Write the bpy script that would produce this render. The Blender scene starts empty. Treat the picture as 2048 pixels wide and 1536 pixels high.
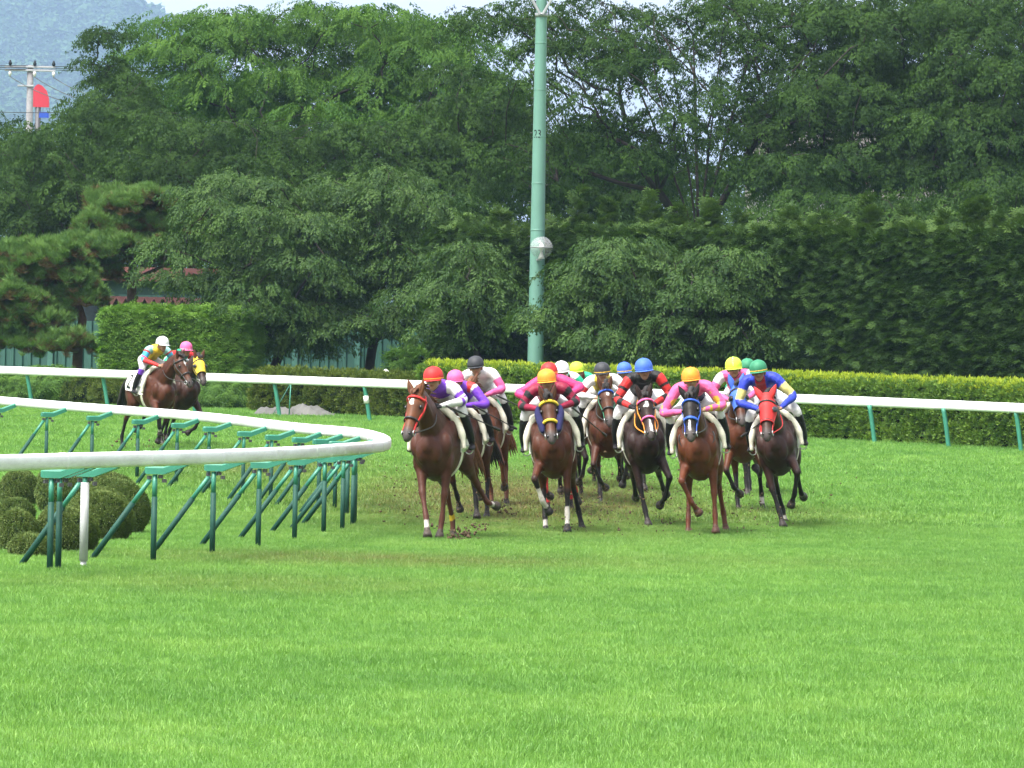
import bpy, math, random
import numpy as np
from mathutils import Vector, Matrix, Euler

rng = np.random.default_rng(7)
random.seed(7)
SC = bpy.context.scene
COL = SC.collection
R = math.radians

# ------------------------------------------------------------------ camera
F_PX, HC, ROLL, HORIZON = 9000.0, 1.8, 0.021, 17.0     # focal length in photo pixels, eye height, roll, horizon offset
cam_d = bpy.data.cameras.new('camera')
cam = bpy.data.objects.new('camera', cam_d)
COL.objects.link(cam)
cam_d.sensor_width = 36.0
cam_d.lens = 36.0 * F_PX / 2048.0
cam_d.clip_start, cam_d.clip_end = 0.5, 9000
cam.matrix_world = Matrix.Translation((0, 0, HC)) @ Matrix.Rotation(math.pi / 2 + math.atan(HORIZON / F_PX), 4, 'X') @ Matrix.Rotation(ROLL, 4, 'Z')
SC.camera = cam

# ------------------------------------------------------------------ sky, sun, exposure
SUN_EL, SUN_AZ = R(61), R(222)           # azimuth clockwise from +Y (the view direction): behind the camera, to the left
world = bpy.data.worlds.new('World')
SC.world = world
world.use_nodes = True
wt = world.node_tree
for n in list(wt.nodes):
    wt.nodes.remove(n)
w_out = wt.nodes.new('ShaderNodeOutputWorld')
w_bg = wt.nodes.new('ShaderNodeBackground')
w_hs = wt.nodes.new('ShaderNodeHueSaturation')
w_sky = wt.nodes.new('ShaderNodeTexSky')
w_sky.sky_type = 'NISHITA'
w_sky.sun_disc = False
w_sky.sun_elevation = SUN_EL
w_sky.sun_rotation = SUN_AZ
w_sky.air_density, w_sky.dust_density, w_sky.ozone_density = 1.0, 5.0, 1.0
w_hs.inputs['Saturation'].default_value = 0.16
w_bg.inputs['Strength'].default_value = 0.10
wt.links.new(w_sky.outputs[0], w_hs.inputs['Color'])
wt.links.new(w_hs.outputs[0], w_bg.inputs['Color'])
wt.links.new(w_bg.outputs[0], w_out.inputs['Surface'])
sun_d = bpy.data.lights.new('sun', 'SUN')
sun_d.energy, sun_d.angle, sun_d.color = 1.5, R(20), (1.0, 0.95, 0.86)
sun = bpy.data.objects.new('sun', sun_d)
COL.objects.link(sun)
sd = Vector((math.sin(SUN_AZ) * math.cos(SUN_EL), math.cos(SUN_AZ) * math.cos(SUN_EL), math.sin(SUN_EL)))
sun.rotation_euler = sd.to_track_quat('Z', 'Y').to_euler()
SC.view_settings.view_transform = 'Standard'
SC.view_settings.look = 'None'
SC.view_settings.exposure = 2.15
SC.view_settings.gamma = 1.0
SC.view_settings.use_curve_mapping = False
SC.render.engine = 'CYCLES'
cy = SC.cycles
cy.max_bounces, cy.diffuse_bounces, cy.glossy_bounces, cy.transmission_bounces, cy.volume_bounces, cy.transparent_max_bounces = 6, 3, 2, 4, 1, 8
cy.use_denoising = True
cy.caustics_reflective = cy.caustics_refractive = False

# ------------------------------------------------------------------ placing
CT, ST = math.cos(ROLL), math.sin(ROLL)
def gz(y):
    t = min(max(0.0, y - 57.0), 63.0)
    return 0.0205 * t * t / (t + 3.0)
def W(x, y, d):
    dx, dy = x - 1024.0, y - 768.0
    u, v = dx * CT + dy * ST, -dx * ST + dy * CT
    return Vector((u * d / F_PX, d, HC - (v - HORIZON) * d / F_PX))
def G(x, d):
    z = gz(d)
    v = HORIZON + (HC - z) * F_PX / d
    u = (x - 1024.0 + v * ST) / CT
    return Vector((u * d / F_PX, d, z))

# ------------------------------------------------------------------ materials
MATS = {}
def nt(name):
    m = bpy.data.materials.new(name)
    m.use_nodes = True
    t = m.node_tree
    for n in list(t.nodes):
        t.nodes.remove(n)
    return m, t
def node(t, kind, **kw):
    n = t.nodes.new(kind)
    for k, v in kw.items():
        if k in n.inputs:
            n.inputs[k].default_value = v
        else:
            setattr(n, k, v)
    return n
def noise(t, scale, detail=4, vec=None, rough=0.55):
    n = node(t, 'ShaderNodeTexNoise', Scale=scale, Detail=detail, Roughness=rough)
    if vec is not None:
        t.links.new(vec, n.inputs['Vector'])
    return n.outputs[0]
def ramp(t, fac, stops):
    n = t.nodes.new('ShaderNodeValToRGB')
    e = n.color_ramp.elements
    while len(e) < len(stops):
        e.new(0.5)
    for el, (p, c) in zip(e, stops):
        el.position = p
        el.color = (*c, 1) if len(c) == 3 else c
    t.links.new(fac, n.inputs[0])
    return n.outputs[0]
def mixc(t, fac, a, b, mode='MIX'):
    n = t.nodes.new('ShaderNodeMix')
    n.data_type, n.blend_type = 'RGBA', mode
    for sock, v in ((n.inputs[0], fac), (n.inputs[6], a), (n.inputs[7], b)):
        if isinstance(v, bpy.types.NodeSocket):
            t.links.new(v, sock)
        elif isinstance(v, (int, float)):
            sock.default_value = v
        else:
            sock.default_value = (*v, 1)
    return n.outputs[2]
def mathn(t, op, a, b=None, c=None):
    n = t.nodes.new('ShaderNodeMath')
    n.operation = op
    for i, v in enumerate((a, b, c)):
        if v is None:
            continue
        if isinstance(v, bpy.types.NodeSocket):
            t.links.new(v, n.inputs[i])
        else:
            n.inputs[i].default_value = v
    return n.outputs[0]
def bump(t, h, strength=0.3, dist=0.01):
    n = node(t, 'ShaderNodeBump', Strength=strength, Distance=dist)
    t.links.new(h, n.inputs['Height'])
    return n.outputs[0]
def finish(t, shader):
    o = t.nodes.new('ShaderNodeOutputMaterial')
    t.links.new(shader, o.inputs['Surface'])
def principled(t, color, rough=0.6, spec=0.5, metal=0.0, normal=None, **kw):
    p = node(t, 'ShaderNodeBsdfPrincipled', Roughness=rough, Metallic=metal)
    p.inputs['Specular IOR Level'].default_value = spec
    if isinstance(color, bpy.types.NodeSocket):
        t.links.new(color, p.inputs['Base Color'])
    else:
        p.inputs['Base Color'].default_value = (*color, 1)
    if normal is not None:
        t.links.new(normal, p.inputs['Normal'])
    for k, v in kw.items():
        p.inputs[k].default_value = v
    return p.outputs[0]
def simple(name, color, rough=0.6, spec=0.5, metal=0.0, var=0.18, scale=9.0, bmp=0.0):
    if name in MATS:
        return MATS[name]
    m, t = nt(name)
    tc = t.nodes.new('ShaderNodeTexCoord')
    nz = noise(t, scale, 5, tc.outputs['Object'])
    dark = tuple(c * (1 - var) for c in color)
    lite = tuple(min(1, c * (1 + var)) for c in color)
    c = ramp(t, nz, [(0.3, dark), (0.7, lite)])
    nb = bump(t, noise(t, scale * 6, 4, tc.outputs['Object']), bmp, 0.01) if bmp else None
    finish(t, principled(t, c, rough, spec, metal, nb))
    MATS[name] = m
    return m
def vcol(name, rough=0.5, spec=0.4, nscale=14, var=0.22, bmp=0.15, bscale=30, sheen=0.0):
    m, t = nt(name)
    a = t.nodes.new('ShaderNodeAttribute')
    a.attribute_name = 'Col'
    tc = t.nodes.new('ShaderNodeTexCoord')
    nz = noise(t, nscale, 5, tc.outputs['Object'])
    f = ramp(t, nz, [(0.3, (1 - var,) * 3), (0.7, (1.0,) * 3)])
    c = mixc(t, 1.0, a.outputs['Color'], f, 'MULTIPLY')
    nb = bump(t, noise(t, bscale, 4, tc.outputs['Object']), bmp, 0.05)
    s = principled(t, c, rough, spec, 0, nb, **({'Sheen Weight': sheen} if sheen else {}))
    finish(t, s)
    return m
def leafmat(name, dark, lite, trans=0.35, rough=0.5, spec=0.35, gain=1.0, clump=0.0):
    """leaf: diffuse + gloss on top, light passing through; colour differs from leaf clump to leaf clump"""
    m, t = nt(name)
    oi = t.nodes.new('ShaderNodeObjectInfo')
    geo = t.nodes.new('ShaderNodeNewGeometry')
    n1 = noise(t, 0.9, 3, geo.outputs['Position'])
    f = mathn(t, 'ADD', mathn(t, 'MULTIPLY', oi.outputs['Random'], 0.6), mathn(t, 'MULTIPLY', n1, 0.5))
    c = ramp(t, f, [(0.15, dark), (0.95, lite)])
    p = principled(t, c, rough, spec)
    tr = t.nodes.new('ShaderNodeBsdfTranslucent')
    tcn = mixc(t, 1.0, c, (1.25, 1.35, 0.5), 'MULTIPLY')
    t.links.new(tcn, tr.inputs['Color'])
    mx = t.nodes.new('ShaderNodeMixShader')
    mx.inputs[0].default_value = trans
    t.links.new(p, mx.inputs[1])
    t.links.new(tr.outputs[0], mx.inputs[2])
    finish(t, mx.outputs[0])
    MATS[name] = m
    return m

# ------------------------------------------------------------------ mesh helpers
class MB:
    def __init__(s):
        s.v, s.f, s.m, s.n = [], [], [], 0
    def add(s, v, f, mat=0):
        v = np.asarray(v, float).reshape(-1, 3)
        s.v.append(v)
        s.f += [tuple(i + s.n for i in q) for q in f]
        s.m += [mat] * len(f)
        s.n += len(v)
    def verts(s):
        return np.concatenate(s.v) if s.v else np.zeros((0, 3))
def link(o, parent=None):
    COL.objects.link(o)
    if parent is not None:
        o.parent = parent
    return o
def build(name, mb, mats, parent=None, smooth=True):
    me = bpy.data.meshes.new(name)
    me.from_pydata([tuple(p) for p in mb.verts()], [], mb.f)
    for m in (mats if isinstance(mats, (list, tuple)) else [mats]):
        me.materials.append(m)
    if any(mb.m):
        me.polygons.foreach_set('material_index', mb.m)
    me.polygons.foreach_set('use_smooth', [smooth] * len(me.polygons))
    me.update()
    return link(bpy.data.objects.new(name, me), parent)
def empty(name, loc=(0, 0, 0), rz=0.0, sc=1.0):
    o = link(bpy.data.objects.new(name, None))
    o.location = loc
    o.rotation_euler = (0, 0, rz)
    o.scale = (sc, sc, sc)
    o.empty_display_size = 0.2
    return o
def tag(o, label=None, cat=None, group=None, kind=None):
    if label: o['label'] = label
    if cat: o['category'] = cat
    if group: o['group'] = group
    if kind: o['kind'] = kind
    return o
BOXF = [(0, 3, 2, 1), (4, 5, 6, 7), (0, 1, 5, 4), (1, 2, 6, 5), (2, 3, 7, 6), (3, 0, 4, 7)]
def box(mb, c, s, rz=0.0, mat=0):
    hx, hy, hz = s[0] / 2, s[1] / 2, s[2] / 2
    p = np.array([(-hx, -hy, -hz), (hx, -hy, -hz), (hx, hy, -hz), (-hx, hy, -hz), (-hx, -hy, hz), (hx, -hy, hz), (hx, hy, hz), (-hx, hy, hz)])
    ca, sa = math.cos(rz), math.sin(rz)
    q = p.copy()
    q[:, 0] = p[:, 0] * ca - p[:, 1] * sa
    q[:, 1] = p[:, 0] * sa + p[:, 1] * ca
    mb.add(q + np.array(c), BOXF, mat)
def beam(mb, a, b, w, h, up=(0, 0, 1), mat=0, ch=0.2):
    """chamfered bar from a to b"""
    a, b = np.array(a, float), np.array(b, float)
    t = (b - a) / np.linalg.norm(b - a)
    s = np.cross(np.array(up, float), t)
    if np.linalg.norm(s) < 1e-4:
        s = np.cross((1, 0, 0), t)
    s /= np.linalg.norm(s)
    n = np.cross(t, s)
    k = min(w, h) * ch
    prof = [(-w / 2 + k, -h / 2), (w / 2 - k, -h / 2), (w / 2, -h / 2 + k), (w / 2, h / 2 - k), (w / 2 - k, h / 2), (-w / 2 + k, h / 2), (-w / 2, h / 2 - k), (-w / 2, -h / 2 + k)]
    v = [a + s * x + n * y for x, y in prof] + [b + s * x + n * y for x, y in prof]
    f = [(i, (i + 1) % 8, 8 + (i + 1) % 8, 8 + i) for i in range(8)] + [tuple(range(7, -1, -1)), tuple(range(8, 16))]
    mb.add(v, f, mat)
def tube(mb, pts, rad, n=8, mat=0, up=None):
    pts = [np.array(p, float) for p in pts]
    rad = rad if isinstance(rad, (list, tuple, np.ndarray)) else [rad] * len(pts)
    c = [[*p, r, r] for p, r in zip(pts, rad)]
    loft(mb, np.array(c), up=up, n=n, sub=1, mat=mat, cap='flat')
def catmull(P, n):
    P = np.asarray(P, float)
    if n <= 1 or len(P) < 3:
        if n > 1:
            t = np.linspace(0, 1, n + 1)[:, None]
            return P[0] * (1 - t) + P[1] * t
        return P
    Q = np.vstack([2 * P[0] - P[1], P, 2 * P[-1] - P[-2]])
    out = []
    for i in range(1, len(Q) - 2):
        p0, p1, p2, p3 = Q[i - 1], Q[i], Q[i + 1], Q[i + 2]
        for k in range(n):
            t = k / n
            out.append(0.5 * ((2 * p1) + (-p0 + p2) * t + (2 * p0 - 5 * p1 + 4 * p2 - p3) * t * t + (-p0 + 3 * p1 - 3 * p2 + p3) * t ** 3))
    out.append(Q[-2])
    return np.array(out)
def loft(mb, ctrl, up=(0, 0, 1), n=12, sub=4, mat=0, cap='round'):
    """rows x,y,z,a,b: an elliptical tube through the rows, a across, b along cross(tangent, across); returns the samples"""
    C = catmull(np.asarray(ctrl, float), sub)
    C[:, 3:] = np.maximum(C[:, 3:], 0.0015)
    P = C[:, :3]
    T = np.gradient(P, axis=0)
    T /= np.maximum(np.linalg.norm(T, axis=1, keepdims=True), 1e-9)
    if up is None:
        m = np.abs(T.mean(0))
        up = np.eye(3)[int(np.argmin(m))]
    up = np.asarray(up, float)
    S = np.cross(np.tile(up, (len(T), 1)), T)
    S /= np.maximum(np.linalg.norm(S, axis=1, keepdims=True), 1e-9)
    N = np.cross(T, S)
    rows = []
    if cap == 'round':
        r0 = (C[0, 3] + C[0, 4]) / 2
        for k in (0.92, 0.55):
            rows.append((P[0] - T[0] * r0 * k * 0.7, C[0, 3] * math.sqrt(1 - k * k), C[0, 4] * math.sqrt(1 - k * k), S[0], N[0]))
    for i in range(len(P)):
        rows.append((P[i], C[i, 3], C[i, 4], S[i], N[i]))
    if cap == 'round':
        r1 = (C[-1, 3] + C[-1, 4]) / 2
        for k in (0.55, 0.92):
            rows.append((P[-1] + T[-1] * r1 * k * 0.7, C[-1, 3] * math.sqrt(1 - k * k), C[-1, 4] * math.sqrt(1 - k * k), S[-1], N[-1]))
    ang = np.linspace(0, 2 * math.pi, n, endpoint=False)
    v = np.concatenate([p + np.outer(np.cos(ang) * a, s) + np.outer(np.sin(ang) * b, q) for p, a, b, s, q in rows])
    f = []
    for i in range(len(rows) - 1):
        for j in range(n):
            f.append((i * n + j, i * n + (j + 1) % n, (i + 1) * n + (j + 1) % n, (i + 1) * n + j))
    f.append(tuple(range(n - 1, -1, -1)))
    f.append(tuple(range((len(rows) - 1) * n, len(rows) * n)))
    mb.add(v, f, mat)
    return C
def ellipsoid(mb, c, r, nu=12, nv=8, mat=0, M=None, lo=-90, hi=90):
    v, f = [], []
    for i in range(nv + 1):
        p = R(lo + (hi - lo) * i / nv)
        for j in range(nu):
            q = 2 * math.pi * j / nu
            v.append((math.cos(p) * math.cos(q) * r[0], math.cos(p) * math.sin(q) * r[1], math.sin(p) * r[2]))
    for i in range(nv):
        for j in range(nu):
            f.append((i * nu + j, i * nu + (j + 1) % nu, (i + 1) * nu + (j + 1) % nu, (i + 1) * nu + j))
    v = np.array(v)
    if M is not None:
        v = v @ np.array(M.to_3x3()).T
    mb.add(v + np.array(c), f, mat)
def remeshed(mb, voxel, it=4):
    """one continuous surface out of the overlapping lofts"""
    me = bpy.data.meshes.new('tmp')
    me.from_pydata([tuple(p) for p in mb.verts()], [], mb.f)
    o = bpy.data.objects.new('tmp', me)
    COL.objects.link(o)
    m = o.modifiers.new('r', 'REMESH')
    m.mode, m.voxel_size = 'VOXEL', voxel
    s = o.modifiers.new('s', 'SMOOTH')
    s.factor, s.iterations = 0.5, it
    dg = bpy.context.evaluated_depsgraph_get()
    ev = o.evaluated_get(dg)
    em = ev.to_mesh()
    v = np.empty(len(em.vertices) * 3)
    em.vertices.foreach_get('co', v)
    f = [tuple(p.vertices) for p in em.polygons]
    ev.to_mesh_clear()
    bpy.data.objects.remove(o)
    bpy.data.meshes.remove(me)
    return v.reshape(-1, 3), f
def setcol(me, cols):
    a = me.color_attributes.new('Col', 'FLOAT_COLOR', 'POINT')
    c = np.ones((len(me.vertices), 4), np.float32)
    c[:, :3] = cols
    a.data.foreach_set('color', c.ravel())
def rawmesh(name, v, f, mats):
    """v (n,3), f (m,3|4) arrays of one face size, quickly"""
    me = bpy.data.meshes.new(name)
    v, f = np.asarray(v, np.float32), np.asarray(f, np.int32)
    k = f.shape[1]
    me.vertices.add(len(v))
    me.vertices.foreach_set('co', v.ravel())
    me.loops.add(f.size)
    me.loops.foreach_set('vertex_index', f.ravel())
    me.polygons.add(len(f))
    me.polygons.foreach_set('loop_start', np.arange(0, f.size, k, dtype=np.int32))
    me.polygons.foreach_set('loop_total', np.full(len(f), k, np.int32))
    for m in mats:
        me.materials.append(m)
    me.update(calc_edges=True)
    return me

# ------------------------------------------------------------------ foliage scattering (uncountable leaves only)
GN = {}
def scatter_group(src):
    if src.name in GN:
        return GN[src.name]
    g = bpy.data.node_groups.new('scatter_' + src.name, 'GeometryNodeTree')
    g.interface.new_socket('Geometry', in_out='INPUT', socket_type='NodeSocketGeometry')
    g.interface.new_socket('Geometry', in_out='OUTPUT', socket_type='NodeSocketGeometry')
    n, l = g.nodes, g.links
    gi, go, iop, oi = n.new('NodeGroupInput'), n.new('NodeGroupOutput'), n.new('GeometryNodeInstanceOnPoints'), n.new('GeometryNodeObjectInfo')
    oi.inputs['Object'].default_value = src
    ar, asz, e2r = n.new('GeometryNodeInputNamedAttribute'), n.new('GeometryNodeInputNamedAttribute'), n.new('FunctionNodeEulerToRotation')
    ar.data_type, asz.data_type = 'FLOAT_VECTOR', 'FLOAT'
    ar.inputs['Name'].default_value, asz.inputs['Name'].default_value = 'rot', 'scl'
    l.new(ar.outputs['Attribute'], e2r.inputs[0])
    l.new(e2r.outputs[0], iop.inputs['Rotation'])
    l.new(asz.outputs['Attribute'], iop.inputs['Scale'])
    l.new(gi.outputs[0], iop.inputs['Points'])
    l.new(oi.outputs['Geometry'], iop.inputs['Instance'])
    l.new(iop.outputs[0], go.inputs[0])
    GN[src.name] = g
    return g
def scatter(name, src, pts, rot, scl, parent=None, kind='stuff'):
    me = bpy.data.meshes.new(name)
    pts = np.asarray(pts, np.float32)
    me.vertices.add(len(pts))
    me.vertices.foreach_set('co', pts.ravel())
    a = me.attributes.new('rot', 'FLOAT_VECTOR', 'POINT')
    a.data.foreach_set('vector', np.asarray(rot, np.float32).ravel())
    b = me.attributes.new('scl', 'FLOAT', 'POINT')
    b.data.foreach_set('value', np.asarray(scl, np.float32).ravel())
    o = link(bpy.data.objects.new(name, me), parent)
    o.modifiers.new('scatter', 'NODES').node_group = scatter_group(src)
    if kind:
        o['kind'] = kind
    return o
def source(name, v, f, mats):
    return bpy.data.objects.new(name, rawmesh(name, v, f, mats))     # not in the scene: only what is scattered shows
def leaf_faces(base, dirs, nrm, L, Wd, fold=0.25):
    """rhombus leaves folded along the midrib: two triangles each"""
    base, dirs, nrm = map(lambda a: np.asarray(a, float), (base, dirs, nrm))
    dirs = dirs / np.linalg.norm(dirs, axis=1, keepdims=True)
    side = np.cross(nrm, dirs)
    side /= np.maximum(np.linalg.norm(side, axis=1, keepdims=True), 1e-9)
    up = np.cross(dirs, side)
    L, Wd = np.broadcast_to(L, len(base))[:, None], np.broadcast_to(Wd, len(base))[:, None]
    a = base
    m = base + dirs * L * 0.45
    b = m + side * Wd * 0.5 + up * Wd * fold * 0.5
    c = base + dirs * L - up * L * 0.08
    d = m - side * Wd * 0.5 + up * Wd * fold * 0.5
    v = np.stack([a, b, c, d], 1).reshape(-1, 3)
    i = np.arange(len(base))[:, None] * 4
    f = np.concatenate([i + np.array([[0, 1, 2]]), i + np.array([[0, 2, 3]])])
    return v, f
def unit(n, r=rng):
    v = r.normal(size=(n, 3))
    return v / np.linalg.norm(v, axis=1, keepdims=True)
def mesh_join(parts):
    V, Fc, n = [], [], 0
    for v, f in parts:
        V.append(v); Fc.append(f + n); n += len(v)
    return np.concatenate(V), np.concatenate(Fc)

# ------------------------------------------------------------------ turf colour shared by the ground and the blades
def turf_colour(t, boost=1.0):
    geo = t.nodes.new('ShaderNodeNewGeometry')
    pos = geo.outputs['Position']
    sep = t.nodes.new('ShaderNodeSeparateXYZ')
    t.links.new(pos, sep.inputs[0])
    def s(c): return tuple(min(1, x * boost) for x in c)
    big = noise(t, 0.30, 4, pos)
    mid = noise(t, 1.3, 4, pos)
    c = ramp(t, mathn(t, 'ADD', mathn(t, 'MULTIPLY', big, 0.55), mathn(t, 'MULTIPLY', mid, 0.45)),
             [(0.30, s((0.094, 0.222, 0.046))), (0.5, s((0.138, 0.285, 0.060))), (0.70, s((0.190, 0.340, 0.078)))])
    total = None
    # worn, dried turf where the field has run: centre x, y, radii
    for cx, cy_, rx, ry, amp in ((-1.3, 47.4, 2.6, 1.9, 0.7), (1.6, 49.0, 3.0, 2.0, 0.25), (0.1, 68.0, 2.9, 10.0, 1.15), (2.6, 64.5, 2.4, 4.0, 0.6), (-4.0, 79.0, 1.6, 7.0, 0.7), (-2.2, 41.0, 2.0, 2.2, 0.35)):
        ex = mathn(t, 'DIVIDE', mathn(t, 'SUBTRACT', sep.outputs[0], cx), rx)
        ey = mathn(t, 'DIVIDE', mathn(t, 'SUBTRACT', sep.outputs[1], cy_), ry)
        r2 = mathn(t, 'ADD', mathn(t, 'MULTIPLY', ex, ex), mathn(t, 'MULTIPLY', ey, ey))
        w = mathn(t, 'MULTIPLY', mathn(t, 'POWER', 2.718, mathn(t, 'MULTIPLY', r2, -1.0)), amp)
        total = w if total is None else mathn(t, 'MAXIMUM', total, w)
    fine = noise(t, 2.6, 5, pos, 0.7)
    f = mathn(t, 'MULTIPLY', total, ramp(t, fine, [(0.42, (0, 0, 0)), (0.62, (1, 1, 1))]))
    f2 = mathn(t, 'MULTIPLY', total, 0.45)
    f = mathn(t, 'MINIMUM', mathn(t, 'ADD', mathn(t, 'MULTIPLY', f, 0.6), f2), 0.9)
    c = mixc(t, f, c, s((0.165, 0.135, 0.058)))
    return c

# ================================================================== SETTING
# ---- ground
m_ground, t = nt('turf_ground')
c = turf_colour(t, 0.62)
geo = t.nodes.new('ShaderNodeNewGeometry')
finish(t, principled(t, c, 0.9, 0.1, 0, bump(t, noise(t, 14, 5, geo.outputs['Position'], 0.7), 0.8, 0.05)))
xs = [-1400, -780, -300, -120] + list(np.arange(-60, 60.1, 3.0)) + [120, 300, 780, 1400]
ys = [-20, 0, 10] + list(np.arange(20, 132, 1.5)) + [160, 220, 320, 500, 800, 1300, 2000, 3800, 6200]
v = [(x, y, gz(y)) for y in ys for x in xs]
nx = len(xs)
f = [(j * nx + i, j * nx + i + 1, (j + 1) * nx + i + 1, (j + 1) * nx + i) for j in range(len(ys) - 1) for i in range(nx - 1)]
mb = MB(); mb.add(v, f)
tag(build('ground', mb, m_ground), 'grass race track ground rising gently toward the hedges', kind='structure')

# ---- grass blades
m_blade, t = nt('grass_blade')
oi = t.nodes.new('ShaderNodeObjectInfo')
c = turf_colour(t, 1.0)
c = mixc(t, 1.0, c, ramp(t, oi.outputs['Random'], [(0.0, (0.72, 0.78, 0.7)), (0.55, (1.0, 1.0, 1.0)), (0.9, (1.25, 1.15, 1.1)), (1.0, (1.5, 1.3, 1.5))]), 'MULTIPLY')
p = principled(t, c, 0.5, 0.3)
tr = t.nodes.new('ShaderNodeBsdfTranslucent')
t.links.new(mixc(t, 1.0, c, (1.2, 1.25, 0.8), 'MULTIPLY'), tr.inputs['Color'])
mx = t.nodes.new('ShaderNodeMixShader'); mx.inputs[0].default_value = 0.4
t.links.new(p, mx.inputs[1]); t.links.new(tr.outputs[0], mx.inputs[2])
finish(t, mx.outputs[0])
def grass_tuft(name, n, rad, h0, h1, w):
    ang = rng.uniform(0, 2 * math.pi, n)
    rr = rad * np.sqrt(rng.uniform(0, 1, n))
    base = np.stack([rr * np.cos(ang), rr * np.sin(ang), np.full(n, -0.01)], 1)
    h = rng.uniform(h0, h1, n)[:, None]
    lean = rng.normal(0, 0.35, (n, 2))
    yaw = rng.uniform(0, math.pi, n)
    s = np.stack([np.cos(yaw), np.sin(yaw), np.zeros(n)], 1) * w / 2
    mid = base + np.concatenate([lean * 0.35, np.full((n, 1), 0.6)], 1) * h
    tip = base + np.concatenate([lean, np.full((n, 1), 0.95)], 1) * h
    v = np.stack([base - s, base + s, mid + s * 0.8, mid - s * 0.8, tip], 1).reshape(-1, 3)
    i = np.arange(n)[:, None] * 5
    f = np.concatenate([i + np.array([[0, 1, 2]]), i + np.array([[0, 2, 3]]), i + np.array([[3, 2, 4]])])
    return source(name, v, f, [m_blade])
def grass_area(name, src, d0, d1, dens, s0, s1, margin=4.5):
    n_try = int(dens * (d1 - d0) * (2 * (0.117 * d1 + margin)))
    y = rng.uniform(d0, d1, n_try)
    x = rng.uniform(-1, 1, n_try) * (0.117 * d1 + margin)
    k = np.abs(x) < 0.117 * y + margin
    x, y = x[k], y[k]
    z = np.array([gz(q) for q in y])
    rot = np.stack([rng.normal(0, 0.12, len(x)), rng.normal(0, 0.12, len(x)), rng.uniform(0, 6.28, len(x))], 1)
    cl = 0.85 + 0.3 * (0.5 + 0.25 * np.sin(x * 1.7 + 1.3 * np.sin(y * 0.9)) + 0.25 * np.sin(y * 1.1 + x * 0.6))
    return tag(scatter(name, src, np.stack([x, y, z], 1), rot, rng.uniform(s0, s1, len(x)) * cl), 'short green turf blades of the race track', kind='stuff')
grass_area('grass', grass_tuft('tuft_near', 26, 0.11, 0.024, 0.056, 0.0042), 17.5, 62, 190, 0.85, 1.15)
grass_area('grass', grass_tuft('tuft_far', 18, 0.16, 0.035, 0.075, 0.011), 62, 122, 42, 0.8, 1.3)

# ---- hill with its far wood
def hill_h(x, y):
    ridge = np.interp(x, [-420, -300, -230, -200, -150, -137, -125, -112, -100, -60, 0, 120, 420], [116, 121, 119, 115, 111.5, 109.5, 110, 109, 104, 72, 20, 8, 4])
    a = np.clip((y - 700) / 600, 0, 1)
    b = np.clip((1900 - y) / 560, 0, 1)
    return 1.0 + (ridge - 4) * np.minimum(a ** 1.15, b) + 3.0 * np.sin(x * 0.045 + y * 0.02) * a * b
hx, hy = np.arange(-420, 421, 14.0), np.arange(690, 1910, 30.0)
HX, HY = np.meshgrid(hx, hy)
HZ = hill_h(HX, HY)
KH = 3.2
v = np.stack([HX.ravel() * KH, HY.ravel() * KH, HZ.ravel() * KH], 1)
nx = len(hx)
f = [(j * nx + i, j * nx + i + 1, (j + 1) * nx + i + 1, (j + 1) * nx + i) for j in range(len(hy) - 1) for i in range(nx - 1)]
mb = MB(); mb.add(v, f)
tag(build('hill', mb, simple('hill_floor', (0.03, 0.05, 0.02), 0.9, 0.1, scale=0.05)), 'wooded hill fading blue in the haze at the left', kind='structure')
m_far = leafmat('far_wood_leaf', (0.02, 0.05, 0.018), (0.055, 0.11, 0.035), 0.15, 0.7, 0.1)
u = unit(220); u[:, 2] = np.abs(u[:, 2]) * 1.0
vb, fb = leaf_faces(u * np.array([[3.0, 3.0, 4.6]]) * rng.uniform(0.55, 1, (220, 1)), unit(220), u, 1.9, 1.6)
src_far = source('far_tree', vb, fb, [m_far])
n = 8500
px_, py_ = rng.uniform(-330, -20, n), rng.uniform(800, 1345, n)
pz = hill_h(px_, py_)
tag(scatter('far_wood', src_far, np.stack([px_, py_, pz], 1) * KH, np.stack([np.zeros(n), np.zeros(n), rng.uniform(0, 6.28, n)], 1), rng.uniform(1.8, 3.6, n)), 'far trees covering the hazy hill', kind='stuff')

# ---- haze
m_haze, t = nt('haze_air')
pv = node(t, 'ShaderNodeVolumePrincipled', Density=0.00012)
pv.inputs['Color'].default_value = (0.46, 0.63, 1.0, 1)
o = t.nodes.new('ShaderNodeOutputMaterial')
t.links.new(pv.outputs[0], o.inputs['Volume'])
mb = MB(); box(mb, (0, 3150, 224), (2900, 6390, 452))
tag(build('haze', mb, m_haze, smooth=False), 'thin pale summer haze in the air', kind='stuff')

# ================================================================== FOLIAGE
m_bark = simple('bark', (0.026, 0.022, 0.019), 0.9, 0.15, var=0.4, scale=5, bmp=0.5)
m_barkp = simple('pine_bark', (0.085, 0.055, 0.042), 0.9, 0.15, var=0.4, scale=6, bmp=0.5)
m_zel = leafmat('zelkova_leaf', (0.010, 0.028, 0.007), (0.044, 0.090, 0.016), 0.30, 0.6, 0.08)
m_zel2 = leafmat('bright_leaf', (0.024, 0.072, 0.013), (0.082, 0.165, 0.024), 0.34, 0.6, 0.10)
m_cher = leafmat('cherry_leaf', (0.016, 0.045, 0.012), (0.066, 0.122, 0.028), 0.27, 0.5, 0.12)
m_con = leafmat('conifer_leaf', (0.012, 0.034, 0.009), (0.052, 0.102, 0.022), 0.2, 0.6, 0.12)
m_clip = leafmat('clipped_leaf', (0.050, 0.115, 0.022), (0.160, 0.255, 0.040), 0.3, 0.5, 0.2)
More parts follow.
